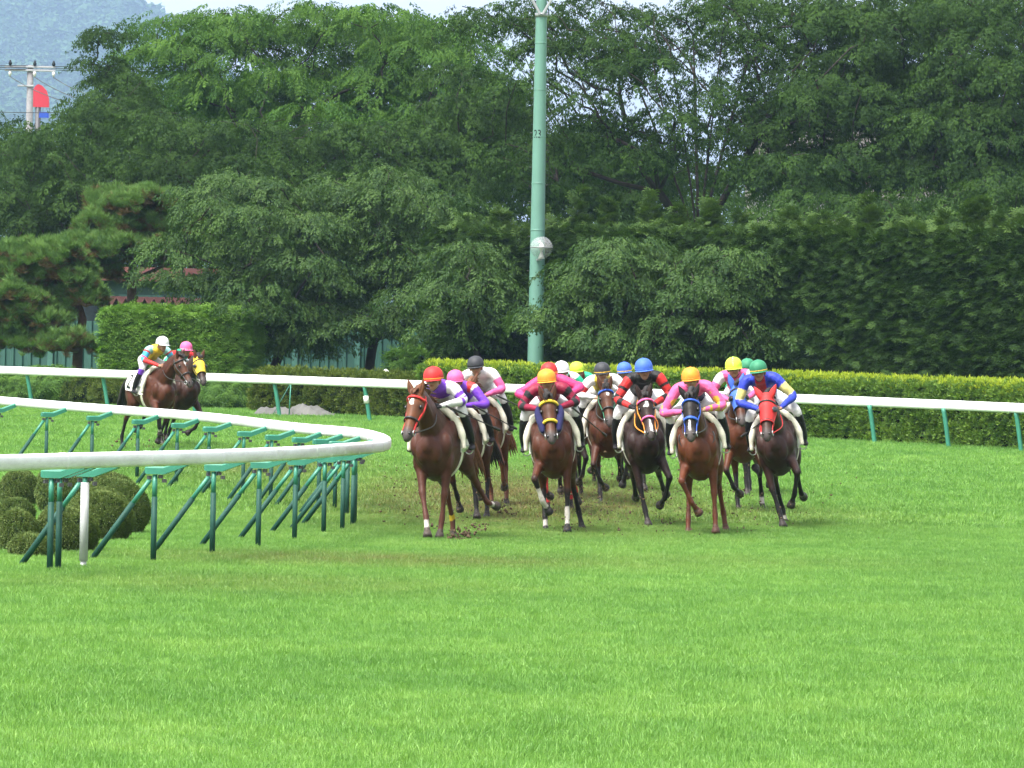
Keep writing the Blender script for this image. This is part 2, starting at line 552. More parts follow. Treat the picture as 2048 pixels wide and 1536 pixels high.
m_new = leafmat('new_growth_leaf', (0.17, 0.26, 0.02), (0.40, 0.46, 0.04), 0.35, 0.5, 0.3)
m_block = leafmat('cypress_leaf', (0.036, 0.092, 0.018), (0.095, 0.185, 0.030), 0.25, 0.6, 0.12)
m_olive = leafmat('olive_leaf', (0.048, 0.085, 0.016), (0.120, 0.155, 0.028), 0.25, 0.6, 0.12)
m_bush = leafmat('bush_leaf', (0.062, 0.108, 0.034), (0.150, 0.192, 0.062), 0.2, 0.7, 0.08)
m_pine = leafmat('pine_needle', (0.060, 0.135, 0.034), (0.140, 0.245, 0.060), 0.2, 0.6, 0.15)
m_pinebr = leafmat('pine_old_needle', (0.075, 0.055, 0.020), (0.135, 0.095, 0.038), 0.15, 0.6, 0.2)
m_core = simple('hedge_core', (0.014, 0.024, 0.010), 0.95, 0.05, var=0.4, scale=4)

def spray(name, mat, n, L, ll, lw, spread=0.9, droop=0.5, r=rng):
    """a leafy twig along +X with alternate hanging leaves"""
    s = r.uniform(0.08, 1.0, n) * L
    side = np.where(np.arange(n) % 2 == 0, 1.0, -1.0)
    base = np.stack([s, r.normal(0, 0.02 * L, n) + side * r.uniform(0, 0.16, n) * L, -0.12 * s * s / L + r.normal(0, 0.025 * L, n)], 1)
    d = np.stack([r.uniform(0.35, 1.0, n), side * r.uniform(0.2, spread, n), -r.uniform(0.1, 2 * droop, n)], 1)
    nr = np.stack([r.normal(0, 0.3, n), r.normal(0, 0.3, n), np.ones(n)], 1)
    v, f = leaf_faces(base, d, nr, r.uniform(0.75, 1.2, n) * ll, r.uniform(0.8, 1.2, n) * lw)
    return source(name, v, f, [mat])
def tuft(name, mat, n, rad, ll, lw, upw=0.6):
    d = unit(n); d[:, 2] = np.abs(d[:, 2]) * 0.9 + upw * rng.uniform(0, 1, n) - 0.1
    base = d * rad * rng.uniform(0.1, 0.8, (n, 1))
    v, f = leaf_faces(base, d + unit(n) * 0.5, unit(n) + np.array([0, 0, 1.0]), rng.uniform(0.7, 1.2, n) * ll, rng.uniform(0.8, 1.2, n) * lw)
    return source(name, v, f, [mat])
def frond(name, mat, n, L):
    """flat scaly conifer frond: rows of narrow pointed bits on a fan"""
    P, D = [], []
    for k in range(7):
        a = R(-50 + 100 * k / 6)
        m = n // 7
        s = np.linspace(0.15, 1, m) * L * (1 - 0.25 * abs(k - 3) / 3)
        P.append(np.stack([s * math.cos(a), s * math.sin(a) * 0.8, -0.25 * s * s / L + rng.normal(0, 0.012, m)], 1))
        sgn = np.where(np.arange(m) % 2 == 0, 1, -1)
        D.append(np.stack([np.cos(a + sgn * 0.5), np.sin(a + sgn * 0.5), rng.normal(-0.15, 0.3, m)], 1))
    P, D = np.concatenate(P), np.concatenate(D)
    v, f = leaf_faces(P, D, np.tile([0, 0, 1.0], (len(P), 1)) + 0.3 * unit(len(P)), L * 0.34, L * 0.12)
    return source(name, v, f, [mat])
def needles(name, mat, n, L):
    d = unit(n); d[:, 2] = np.abs(d[:, 2]) + 0.25
    base = unit(n) * 0.03
    v, f = leaf_faces(base, d, unit(n), L * rng.uniform(0.7, 1.1, n), 0.012, 0)
    return source(name, v, f, [mat])
SP_ZEL = spray('zelkova_spray', m_zel, 44, 0.75, 0.105, 0.042)
SP_BRI = spray('bright_spray', m_zel2, 44, 0.75, 0.105, 0.044, 0.9, 0.4)
SP_CHE = spray('cherry_spray', m_cher, 36, 0.58, 0.088, 0.038, 1.0, 0.5)
SP_CON = frond('conifer_frond', m_con, 56, 0.24)
SP_SHO = frond('shoot_frond', leafmat('shoot_leaf', (0.030, 0.066, 0.016), (0.075, 0.130, 0.030), 0.25, 0.6, 0.12), 49, 0.22)
SP_BLK = frond('cypress_frond', m_block, 35, 0.17)
SP_BRT = frond('bright_cypress_frond', leafmat('bright_cypress_leaf', (0.068, 0.155, 0.026), (0.158, 0.285, 0.044), 0.25, 0.6, 0.12), 35, 0.17)
SP_CLI = tuft('clipped_tuft', m_clip, 16, 0.07, 0.062, 0.030)
SP_NEW = tuft('new_tuft', m_new, 10, 0.05, 0.075, 0.022, 1.6)
SP_OLI = tuft('olive_tuft', m_olive, 18, 0.08, 0.06, 0.024, 0.8)
SP_BUS = tuft('bush_tuft', m_bush, 14, 0.026, 0.020, 0.011)
SP_PIN = needles('pine_tuft', m_pine, 50, 0.24)
SP_PBR = needles('pine_old_tuft', m_pinebr, 40, 0.21)

def grow(start, pads, r_tip=0.012, sag=0.12, stems=()):
    """limb skeleton: every pad joins the nearest node below it; returns node positions, parents, radii"""
    P = [np.array(p, float) for p in start]
    par = [-1] + list(range(len(start) - 1))
    for st in stems:
        prev = len(start) - 1
        for q in st:
            P.append(np.array(q, float)); par.append(prev); prev = len(P) - 1
    order = sorted(range(len(pads)), key=lambda i: np.linalg.norm(pads[i] - P[-1]))
    tips = []
    for i in order:
        q = np.array(pads[i], float)
        A = np.array(P)
        dv = q - A
        dist = np.linalg.norm(dv, axis=1)
        cost = dist + np.where(dv[:, 2] < 0.25 * dist, 1.5 + 2.0 * np.maximum(0, 0.25 * dist - dv[:, 2]), 0) + np.where(np.arange(len(A)) == 0, 50, 0)
        k = int(np.argmin(cost))
        a = P[k]
        m = max(2, int(dist[k] / 1.1))
        prev = k
        bend = rng.normal(0, 0.07, 3) * dist[k]
        for j in range(1, m + 1):
            s = j / m
            pt = a * (1 - s) + q * s + bend * math.sin(math.pi * s) + np.array([0, 0, sag * dist[k] * math.sin(math.pi * s) * 0.6])
            P.append(pt); par.append(prev); prev = len(P) - 1
        tips.append(prev)
    load = np.zeros(len(P))
    for tp in tips:
        k = tp
        while k >= 0:
            load[k] += 1; k = par[k]
    return P, par, r_tip * np.maximum(load, 0.6) ** 0.5
def limb_mesh(mb, P, par, rad, n=6):
    for i, k in enumerate(par):
        if k < 0:
            continue
        a, b = np.array(P[k]), np.array(P[i])
        t = b - a
        L = np.linalg.norm(t)
        if L < 1e-4:
            continue
        t /= L
        s = np.cross(t, (0.31, 0.9, 0.2)); s /= np.linalg.norm(s)
        q = np.cross(t, s)
        ang = np.linspace(0, 2 * math.pi, n, endpoint=False)
        c = np.outer(np.cos(ang), s) + np.outer(np.sin(ang), q)
        r0, r1 = min(rad[k], rad[i] * 1.25), rad[i]
        v = np.concatenate([a - t * r0 * 0.3 + c * r0, b + c * r1])
        mb.add(v, [(j, (j + 1) % n, n + (j + 1) % n, n + j) for j in range(n)])
def pad_points(pads, radii, n, dome=0.35, r=rng):
    """spray positions on dome-shaped foliage pads: thick at the centre, hanging at the rim"""
    PT, RT = [], []
    for c, rad in zip(pads, radii):
        k = max(4, int(n * rad * rad * r.uniform(0.75, 1.25)))
        ph = r.uniform(0, 2 * math.pi, k)
        rr = np.sqrt(r.uniform(0, 1, k)) * rad
        z = dome * rad * (1 - (rr / rad) ** 2) + r.normal(0, 0.055 * rad, k)
        PT.append(np.stack([c[0] + rr * np.cos(ph), c[1] + rr * np.sin(ph), c[2] + z - 0.12 * rad], 1))
        RT.append(np.stack([r.normal(0, 0.35, k), r.uniform(-0.25, 0.25, k) + 0.15 + 0.55 * rr / rad, ph + r.normal(0, 0.55, k)], 1))
    return np.concatenate(PT), np.concatenate(RT)
def tree(name, label, base, fork, crowns, npads, padr, dens, src, mat_bark=None, group=None, r0=None, stems=(), shell=0.45, sc=(0.8, 1.3), cat='tree', dome=0.26, r_tip=0.011):
    """base (px,d); fork: fraction height list of trunk points as world offsets; crowns: (px, py, rx, ry, depth, depth radius)"""
    g = G(*base)
    root = tag(empty(name, g), label, cat, group)
    area = np.array([c[2] * c[3] for c in crowns], float)
    pads, rads = [], []
    for i in list(range(len(crowns))) * 3 + list(rng.choice(len(crowns), npads, p=area / area.sum())):
        cx, cy_, rx, ry, d, rd = crowns[i]
        u = unit(1)[0] * (rng.uniform(shell, 1) ** 0.7)
        p = W(cx + rx * u[0], cy_ + ry * u[1], d)
        pads.append(np.array([p.x, p.y + rd * u[2], p.z]) - np.array(g))
        rads.append(padr * rng.uniform(0.5, 1.35))
    mb = MB()
    nodes = [np.zeros(3)] + [np.array(q, float) for q in fork]
    P, par, rad = grow(nodes, pads, r_tip, 0.12, stems)
    for i in range(len(nodes)):
        rad[i] = max(rad[i], (r0 or 0.2) * (1 - 0.35 * i / max(1, len(nodes) - 1)))
    rad[0] *= 1.35
    limb_mesh(mb, P, par, rad)
    build('trunk', mb, mat_bark or m_bark, root)
    pt, rt = pad_points(pads, rads, dens, dome)
    scatter('crown', src, pt, rt, rng.uniform(sc[0], sc[1], len(pt)), root)
    return root

ZG = 'big leafy trees standing behind the hedges'
# big trees, back row
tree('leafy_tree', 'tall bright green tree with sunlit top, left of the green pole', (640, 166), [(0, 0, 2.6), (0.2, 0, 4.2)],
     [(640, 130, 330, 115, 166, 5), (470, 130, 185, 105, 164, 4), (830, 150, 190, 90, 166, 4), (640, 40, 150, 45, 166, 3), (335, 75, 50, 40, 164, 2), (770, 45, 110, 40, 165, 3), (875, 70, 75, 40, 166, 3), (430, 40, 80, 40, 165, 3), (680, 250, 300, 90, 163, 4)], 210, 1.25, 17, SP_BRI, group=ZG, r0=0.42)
tree('leafy_tree', 'dark spreading tree filling the left edge above the pines', (210, 156), [(0.1, 0, 2.5), (0.2, 0, 3.6)],
     [(170, 370, 190, 130, 154, 4), (330, 330, 150, 130, 154, 4), (70, 330, 90, 95, 156, 3), (235, 215, 75, 80, 157, 2.5), (30, 440, 90, 120, 152, 3)], 165, 1.1, 19, SP_ZEL, group=ZG, r0=0.34)
tree('leafy_tree', 'slender leafy leader rising beside the hazy hill', (222, 161), [(0, 0, 3), (0.1, 0, 6), (-0.1, 0, 9)],
     [(212, 70, 26, 30, 161, 1.0), (205, 130, 30, 30, 161, 1.0), (240, 170, 45, 45, 161, 1.4), (225, 235, 45, 40, 161, 1.4)], 34, 0.65, 26, SP_ZEL, group=ZG, r0=0.2)
tree('leafy_tree', 'dark tree behind the cherry trees at centre left', (560, 150), [(0, 0, 2.2), (0.1, 0, 3.4)],
     [(470, 320, 190, 105, 149, 3), (700, 330, 180, 105, 149, 3), (860, 330, 160, 110, 149, 3), (940, 220, 110, 120, 152, 3), (600, 420, 300, 70, 147, 3)], 190, 1.1, 18, SP_ZEL, group=ZG, r0=0.33)
tree('leafy_tree', 'tall zelkova fanning out from a low fork, right of the green pole', (1395, 148), [(-0.05, 0, 3.2), (-0.08, 0, 5.4)],
     [(1180, 60, 170, 75, 148, 4), (1100, 210, 130, 120, 146, 4), (1390, 40, 210, 65, 150, 4), (1600, 70, 170, 70, 149, 4), (1280, 210, 150, 120, 145, 2.5), (1560, 200, 120, 80, 147, 3), (1010, 10, 90, 40, 147, 3), (1060, 330, 120, 70, 147, 3)], 205, 0.9, 16, SP_ZEL, group=ZG, r0=0.30, r_tip=0.014,
     stems=[[(-.08 + sx * q / 5, sy * q / 5, 5.4 + (hz - 5.4) * (q / 5) ** .9) for q in range(1, 6)] for sx, sy, hz in ((-3.4, -.6, 9.6), (-2.2, .5, 11), (-1.1, -.4, 12), (-.3, .5, 12.5), (.6, -.5, 12.2), (1.5, .4, 11.6), (2.6, -.3, 10.4))])
tree('leafy_tree', 'dark zelkova with drooping sprays near the right edge', (1760, 150), [(0, 0, 3.0), (0.1, 0, 5.0)],
     [(1740, 90, 190, 90, 150, 4), (1700, 230, 150, 100, 148, 3.5), (1620, 330, 150, 60, 146, 3), (1840, 180, 130, 70, 149, 3), (1780, 10, 240, 50, 151, 4), (1560, 270, 110, 80, 150, 3), (1815, 335, 90, 35, 146, 2)], 270, 1.08, 18, SP_ZEL, group=ZG, r0=0.33)
tree('leafy_tree', 'dark leafy tree cut by the right edge of the picture', (2010, 147), [(0, 0, 3.0), (0.05, 0, 5.2)],
     [(1990, 150, 130, 110, 146, 3.5), (1960, 260, 130, 70, 145, 3), (2090, 230, 120, 170, 147, 3), (1990, 30, 140, 70, 148, 3), (1930, 340, 110, 60, 146, 3)], 200, 1.08, 18, SP_ZEL, group=ZG, r0=0.30)
tree('leafy_tree', 'thin tree crown hanging above the hedge between pole and zelkova', (1190, 158), [(0, 0, 2.5), (0.05, 0, 4.5)],
     [(1150, 330, 130, 75, 156, 3), (1260, 370, 110, 55, 156, 3), (1010, 280, 80, 100, 157, 3), (1330, 330, 90, 50, 156, 3)], 115, 1.0, 18, SP_ZEL, group=ZG, r0=0.22)
tree('leafy_tree', 'low shaded understory tree behind the tall conifer hedge', (1700, 140), [(0, 0, 1.5), (0.05, 0, 3)],
     [(1640, 420, 140, 40, 139, 2), (1850, 420, 150, 50, 139, 2), (2020, 400, 90, 70, 139, 2)], 80, 0.95, 17, SP_ZEL, group=ZG, r0=0.16)
# an uncountable belt of shaded growth behind the trees
n = 12000
bx, by = rng.uniform(-1300, 2080, n), rng.uniform(90, 560, n)
by = np.where(bx < -20, rng.uniform(130, 745, n), by)
dd = np.where(bx > 1450, rng.uniform(204, 210, n), rng.uniform(176, 184, n))
pw = np.array([W(a, b, c) for a, b, c in zip(bx, by, dd)])
top = np.interp(bx, [-1300, -300, -20, 120, 200, 330, 900, 1000, 1250, 1320, 1460, 1560, 1700, 2080], [150, 190, 236, 228, 225, 150, 170, 190, 280, 330, 330, 240, 120, 100])
k = by > top + 25 * np.sin(bx * 0.03)
tag(scatter('undergrowth', SP_ZEL, pw[k], np.stack([rng.normal(0, .4, k.sum()), rng.uniform(-.1, .8, k.sum()), rng.uniform(0, 6.28, k.sum())], 1), rng.uniform(1.3, 2.4, k.sum())), 'dense dark growth behind the big trees', kind='stuff')

# cherry trees
CG = 'cherry trees standing by the course'
tree('cherry_tree', 'broad cherry tree with two dark trunks forks beside the green fence', (742, 127), [(-0.1, 0, 0.8), (-0.05, 0, 1.4)],
     [(820, 470, 185, 110, 127, 3.2), (680, 430, 200, 90, 127, 3.0), (900, 570, 110, 70, 126, 2.5), (700, 590, 190, 70, 126, 3), (760, 380, 190, 50, 128, 2.5)], 150, 0.85, 34, SP_CHE, group=CG, r0=0.19, dome=0.24)
tree('cherry_tree', 'grey green cherry tree leaning over the clipped hedge block', (528, 126), [(0.12, 0, 0.7), (0.4, 0, 1.5)],
     [(520, 440, 160, 80, 126, 3), (420, 520, 120, 65, 126, 2.6), (560, 560, 160, 70, 125, 3), (480, 380, 110, 40, 127, 2.4), (600, 640, 110, 40, 125, 2)], 115, 0.85, 34, SP_CHE, group=CG, r0=0.20, dome=0.24)
tree('cherry_tree', 'pale green cherry tree in front of the conifer hedge, right of the pole', (1255, 113.5), [(-0.05, 0, 0.7), (-0.1, 0, 1.3)],
     [(1270, 545, 130, 75, 113.5, 1.8), (1195, 575, 60, 45, 113.5, 1.4), (1390, 560, 140, 60, 113.5, 1.8), (1320, 665, 190, 45, 113, 2), (1440, 520, 80, 35, 113.5, 1.2), (1500, 680, 100, 28, 113, 1.2), (1078, 622, 30, 10, 113.6, 0.8)], 125, 0.72, 42, SP_CHE, group=CG, r0=0.16, dome=0.24)
tree('cherry_tree', 'small cherry tree half hidden against the hedge, left of the pole base', (960, 118), [(0, 0, 0.6), (0.05, 0, 1.1)],
     [(935, 560, 65, 80, 118.5, 1.5), (912, 638, 60, 42, 118.5, 1.4), (985, 640, 25, 40, 118.5, 1.2)], 60, 0.75, 36, SP_CHE, group=CG, r0=0.14, dome=0.24)

# ---- garden pines: pads given one by one
def pine(label, base, trunk, pads):
    g = G(*base)
    root = tag(empty('pine_tree', g), label, 'pine tree', 'cloud pruned garden pines')
    pw = [np.array(W(a, b, d)) - np.array(g) for a, b, d, _, _ in pads]
    tw = [np.array(W(a, b, d)) - np.array(g) for a, b, d in trunk]
    mb = MB()
    P, par, rad = grow([np.zeros(3)] + tw, [q - np.array([0, 0, 0.1]) for q in pw], 0.05, 0.02)
    for i in range(len(tw) + 1):
        rad[i] = max(rad[i], 0.17 - 0.08 * i / (len(tw) + 1))
    limb_mesh(mb, P, par, rad, 8)
    build('trunk', mb, m_barkp, root)
    PT, RT, PB, RB = [], [], [], []
    for q, (a, b, d, rx, rz) in zip(pw, pads):
        k = int(520 * rx * rx / (0.6 + 0.4 * rx)) + 60
        ph, rr = rng.uniform(0, 6.28, k), np.sqrt(rng.uniform(0, 1, k))
        lump = 0.45 * rz * np.sin(ph * 3 + a) * rr + 0.35 * rz * np.sin(ph * 7 + 2 * a) * rr
        z = rz * (1 - rr ** 2.5) + rng.normal(0, 0.085, k) + lump
        low = rng.uniform(0, 1, k) < 0.48
        z = np.where(low, z - rng.uniform(0.1, 0.9, k) * rz * 0.75, z)
        p_ = np.stack([q[0] + rr * rx * np.cos(ph), q[1] + rr * rx * 0.8 * np.sin(ph), q[2] + z], 1)
        br = low & (rng.uniform(0, 1, k) < 0.75)
        rt = np.stack([rng.normal(0, .3, k), rng.normal(0, .3, k), ph], 1)
        PT.append(p_[~br]); RT.append(rt[~br]); PB.append(p_[br]); RB.append(rt[br])
    PT, RT, PB, RB = map(np.concatenate, (PT, RT, PB, RB))
    scatter('crown', SP_PIN, PT, RT, rng.uniform(0.75, 1.25, len(PT)), root)
    scatter('old_needles', SP_PBR, PB, RB, rng.uniform(0.75, 1.2, len(PB)), root)
pine('taller garden pine with layered pads and an upright bare trunk', (262, 130), [(262, 640, 130), (264, 560, 130), (268, 490, 130), (266, 440, 130)],
     [(275, 412, 130, 1.55, 0.33), (215, 455, 129.5, 1.0, 0.27), (335, 455, 130, 1.0, 0.27), (205, 500, 129, 1.25, 0.31), (150, 505, 129, 0.9, 0.27), (300, 500, 129.5, 0.9, 0.23), (340, 520, 130, 0.8, 0.20), (185, 545, 129, 0.8, 0.23)])
pine('lower spreading garden pine at the left edge with leaning trunks', (150, 127), [(156, 700, 127), (165, 640, 127), (150, 590, 127)],
     [(85, 520, 127, 1.3, 0.35), (30, 545, 127, 1.1, 0.35), (120, 560, 127, 1.1, 0.31), (25, 600, 126.5, 1.2, 0.31), (70, 640, 126.5, 1.1, 0.27), (-20, 640, 126.5, 1.2, 0.31), (40, 690, 126.5, 0.9, 0.27), (130, 690, 126, 0.9, 0.23), (160, 600, 127, 0.8, 0.23)])

# ---- hedges
def strip_points(path, h, depth, dens, jit, front_only=False, top=True, bulge=0.0):
    """points and outward yaw over the front, top and ends of a hedge standing along a ground path (front line); depth goes to the path's left"""
    P, Rt = [], []
    for a, b in zip(path[:-1], path[1:]):
        a, b = np.array(a, float), np.array(b, float)
        L = np.linalg.norm(b[:2] - a[:2])
        t = (b - a)[:2] / L
        nrm = np.array([t[1], -t[0]])                         # outward, toward the track
        k = int(L * h * dens)
        s, z = rng.uniform(0, 1, k), rng.uniform(0, 1, k)
        wob = jit * (np.sin(s * L * 2.1 + z * 3) * 0.4 + np.sin(s * L * 5.3 + 7 * z) * 0.35 + np.sin(z * h * 6 + s * L * 1.7) * 0.4) + rng.normal(0, jit * 0.5, k)
        base = a[None] * (1 - s[:, None]) + b[None] * s[:, None]
        P.append(np.stack([base[:, 0] + nrm[0] * wob, base[:, 1] + nrm[1] * wob, base[:, 2] + z * h], 1))
        Rt.append(np.stack([rng.normal(0, 0.5, k), rng.uniform(-0.5, 0.7, k), np.full(k, math.atan2(nrm[1], nrm[0])) + rng.normal(0, 0.6, k)], 1))
        if top:
            k = int(L * depth * dens)
            s, w = rng.uniform(0, 1, k), rng.uniform(0, 1, k)
            base = a[None] * (1 - s[:, None]) + b[None] * s[:, None]
            P.append(np.stack([base[:, 0] - nrm[0] * w * depth, base[:, 1] - nrm[1] * w * depth, base[:, 2] + h + rng.normal(0, jit * 0.6, k)], 1))
            Rt.append(np.stack([rng.normal(0, 0.5, k), rng.normal(-0.4, 0.5, k), rng.uniform(0, 6.28, k)], 1))
    for e, (o_, sgn) in enumerate(((path[0], -1), (path[-1], 1))):
        q = path[1] if e == 0 else path[-2]
        t = (np.array(q) - np.array(o_))[:2]; t /= np.linalg.norm(t)
        nrm = np.array([t[1], -t[0]]) * (1 if e == 0 else -1)
        k = int(depth * h * dens)
        w, z = rng.uniform(0, 1, k), rng.uniform(0, 1, k)
        P.append(np.stack([o_[0] - nrm[0] * w * depth - t[0] * rng.normal(0, jit, k), o_[1] - nrm[1] * w * depth - t[1] * rng.normal(0, jit, k), o_[2] + z * h], 1))
        Rt.append(np.stack([rng.normal(0, 0.5, k), rng.uniform(-0.5, 0.7, k), np.full(k, math.atan2(-t[1], -t[0])) + rng.normal(0, 0.6, k)], 1))
    return np.concatenate(P), np.concatenate(Rt)
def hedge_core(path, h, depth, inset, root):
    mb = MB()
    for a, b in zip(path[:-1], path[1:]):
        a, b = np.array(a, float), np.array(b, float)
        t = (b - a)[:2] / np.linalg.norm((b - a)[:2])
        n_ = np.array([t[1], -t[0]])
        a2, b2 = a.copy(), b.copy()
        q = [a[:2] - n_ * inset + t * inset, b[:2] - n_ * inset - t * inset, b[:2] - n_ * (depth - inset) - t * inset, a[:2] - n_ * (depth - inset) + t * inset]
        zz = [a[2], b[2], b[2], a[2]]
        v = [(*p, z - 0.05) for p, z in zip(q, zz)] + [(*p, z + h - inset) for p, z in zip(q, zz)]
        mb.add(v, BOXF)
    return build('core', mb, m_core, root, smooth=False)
def hedge(name, label, cat, path, h, depth, src, dens, jit, inset, sc, new=None, group=None):
    root = tag(empty(name, path[0]), label, cat, group)
    o = np.array(path[0])
    pl = [np.array(p) - o for p in path]
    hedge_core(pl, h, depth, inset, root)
    pt, rt = strip_points(pl, h, depth, dens, jit)
    scatter('foliage', src, pt, rt, rng.uniform(*sc, len(pt)), root)
    if new:
        d2, lift = new
        P, Rt = [], []
        for a, b in zip(pl[:-1], pl[1:]):
            L = np.linalg.norm((b - a)[:2]); t = (b - a)[:2] / L; n_ = np.array([t[1], -t[0]])
            k = int(L * depth * d2)
            s, w = rng.uniform(0, 1, k), rng.uniform(-0.03, 1, k)
            keep = rng.uniform(0, 1, k) < 0.62 + 0.38 * np.sin(s * L * 0.9 + 1.1 * np.sin(s * L * 2.3))
            s, w = s[keep], w[keep]; k = len(s)
            base = a[None] * (1 - s[:, None]) + b[None] * s[:, None]
            hang = np.where(w < 0.12, -rng.uniform(0, 0.26, k) ** 1.3, 0)
            P.append(np.stack([base[:, 0] - n_[0] * w * depth, base[:, 1] - n_[1] * w * depth, base[:, 2] + h + rng.uniform(-0.02, lift, k) + hang], 1))
            Rt.append(np.stack([rng.normal(0, .3, k), rng.normal(0, .3, k), rng.uniform(0, 6.28, k)], 1))
        scatter('new_growth', SP_NEW, np.concatenate(P), np.concatenate(Rt), rng.uniform(0.8, 1.5, len(np.concatenate(P))), root)
    return root
# outer rail line (px, d)
RAIL_O = [(-1300, 134), (-160, 119.2), (0, 117), (740, 110), (1000, 107), (1578, 102), (2048, 96.8), (2300, 93.5)]
def along(px, line, extra=0.0):
    return G(px, float(np.interp(px, [p for p, _ in line], [d for _, d in line])) + extra)
hedge('clipped_hedge', 'long clipped hedge with yellow new growth on top behind the outer rail', 'hedge',
      [along(p, RAIL_O, e) for p, e in ((838, 2.6), (1100, 2.2), (1500, 1.7), (1900, 1.5), (2300, 1.4))], 1.30, 1.1, SP_CLI, 240, 0.07, 0.13, (0.9, 1.6), new=(300, 0.13))
hedge('low_hedge', 'low olive green hedge behind the grey tarpaulin', 'hedge',
      [along(505, RAIL_O, 4.8), along(700, RAIL_O, 4.2), along(836, RAIL_O, 3.4)], 0.98, 1.0, SP_OLI, 190, 0.08, 0.12, (0.9, 1.6))
hedge('dark_hedge', 'small dark clipped hedge behind the person in the white cap', 'hedge',
      [G(775, 122), G(842, 121)], 1.62, 0.9, SP_BLK, 170, 0.05, 0.12, (0.8, 1.4))
hedge('hedge_block', 'tall square clipped cypress hedge block behind the two distant horses', 'hedge',
      [G(205, 124), G(480, 122.7)], 2.60, 1.3, SP_BRT, 300, 0.05, 0.12, (0.8, 1.4))
# tall conifer hedge with leading shoots
TALL = [(860, 121.5), (1050, 119.5), (1300, 116.5), (1600, 112.5), (1900, 108.5), (2150, 105.5), (2330, 103.5)]
path = [G(*p) for p in TALL]
root = tag(empty('conifer_hedge', path[0]), 'tall dark conifer hedge with untrimmed leading shoots on its top', 'hedge')
o0 = np.array(path[0]); pl = [np.array(p) - o0 for p in path]
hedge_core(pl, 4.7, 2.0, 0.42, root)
pt, rt = strip_points(pl, 4.75, 2.0, 250, 0.13)
scatter('foliage', SP_CON, pt, rt, rng.uniform(0.7, 1.15, len(pt)), root)
P, Rt = [], []
for px, py in ((930, 430), (1000, 420), (1075, 405), (1160, 378), (1215, 402), (1300, 388), (1355, 415), (1420, 398), (1480, 425), (1580, 410), (1640, 428), (1690, 432), (1735, 394), (1752, 430), (1812, 412), (1888, 428), (1938, 412), (1965, 398), (2000, 430), (2040, 422)):
    d = float(np.interp(px, [a for a, _ in TALL], [b for _, b in TALL])) + rng.uniform(0.3, 1.2)
    tip = np.array(W(px, py, d)) - o0
    hgt = rng.uniform(0.9, 1.3)
    k = 80
    s = rng.uniform(0, 1, k) ** 0.8
    ph = rng.uniform(0, 6.28, k)
    rr = 0.36 * s * rng.uniform(0.2, 1, k)
    P.append(tip + np.stack([rr * np.cos(ph), rr * np.sin(ph), -s * hgt], 1))
    Rt.append(np.stack([rng.normal(0, .4, k), -rng.uniform(0.3, 1.1, k), ph], 1))
scatter('shoots', SP_SHO, np.concatenate(P), np.concatenate(Rt), rng.uniform(0.8, 1.35, sum(map(len, P))), root)
LU = []
for a, b in zip(pl[:-1], pl[1:]):
    L_ = np.linalg.norm((b - a)[:2]); k = int(L_ * 75)
    s_ = rng.uniform(0, 1, k); xx = s_ * L_ + a[0] * 1.3
    hh = 0.34 * np.abs(np.sin(xx * 1.9) * np.sin(xx * 0.83 + 1)) + 0.16 * np.abs(np.sin(xx * 5.1))
    t_ = (b - a)[:2] / L_; n_ = np.array([t_[1], -t_[0]]); w_ = rng.uniform(-0.1, 1.2, k)
    bb = a[None] * (1 - s_[:, None]) + b[None] * s_[:, None]
    LU.append(np.stack([bb[:, 0] - n_[0] * w_, bb[:, 1] - n_[1] * w_, bb[:, 2] + 4.7 + hh * rng.uniform(0, 1, k)], 1))
LU = np.concatenate(LU)
scatter('top_growth', SP_SHO, LU, np.stack([rng.normal(0, .5, len(LU)), -rng.uniform(0, 1.2, len(LU)), rng.uniform(0, 6.28, len(LU))], 1), rng.uniform(0.8, 1.4, len(LU)), root)

# ---- shrubs
def shrub(name, label, cat, c, r, src, dens, sc, jit=0.04, group=None):
    """a shrub standing on the ground: lumpy dome of leaf tufts over a dark core"""
    root = tag(empty(name, c), label, cat, group)
    mb = MB()
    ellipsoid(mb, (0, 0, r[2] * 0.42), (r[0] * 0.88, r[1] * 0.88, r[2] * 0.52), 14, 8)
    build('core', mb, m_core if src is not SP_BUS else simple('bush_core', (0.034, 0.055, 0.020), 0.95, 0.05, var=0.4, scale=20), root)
    k = int(dens * (r[0] * r[1] * 6.28 + r[2] * (r[0] + r[1]) * 1.2))
    u = unit(k); u[:, 2] = np.where(u[:, 2] < -0.75, -u[:, 2], u[:, 2])
    ph = rng.uniform(0, 6.28, 4)
    lump = 1 + 0.03 * np.sin(u[:, 0] * 5 + ph[0]) + 0.05 * np.sin(u[:, 1] * 6 + u[:, 2] * 4 + ph[1])
    p_ = u * np.array(r) * np.array([1, 1, 0.56]) * lump[:, None] + np.array([0, 0, r[2] * 0.44]) + rng.normal(0, jit, (k, 3))
    p_[:, 2] = np.maximum(p_[:, 2], 0.01)
    yaw = np.arctan2(u[:, 1], u[:, 0])
    pit = math.pi / 2 - np.arcsin(np.clip(u[:, 2], -1, 1))
    rot = np.stack([np.zeros(k), pit * 0.8, yaw], 1) + rng.normal(0, 0.3, (k, 3))
    scatter('foliage', src, p_, rot, rng.uniform(*sc, k), root)
    return root
BG = 'clipped round bushes inside the near rail'
def round_bush(px, by, rx, hpx, where):
    """px centre, by base row, rx half width and hpx height in photo pixels"""
    d = 50.0
    for _ in range(20):
        g = G(px, d)
        yy = by - ROLL * (px - 1024)
        d = (HC - gz(d)) * F_PX / (yy - 785)
    s = F_PX / d
    shrub('round_bush', where, 'bush', G(px, d), (rx / s, rx / s * 0.95, hpx / s), SP_BUS, 2600, (0.8, 1.3), 0.006, BG)
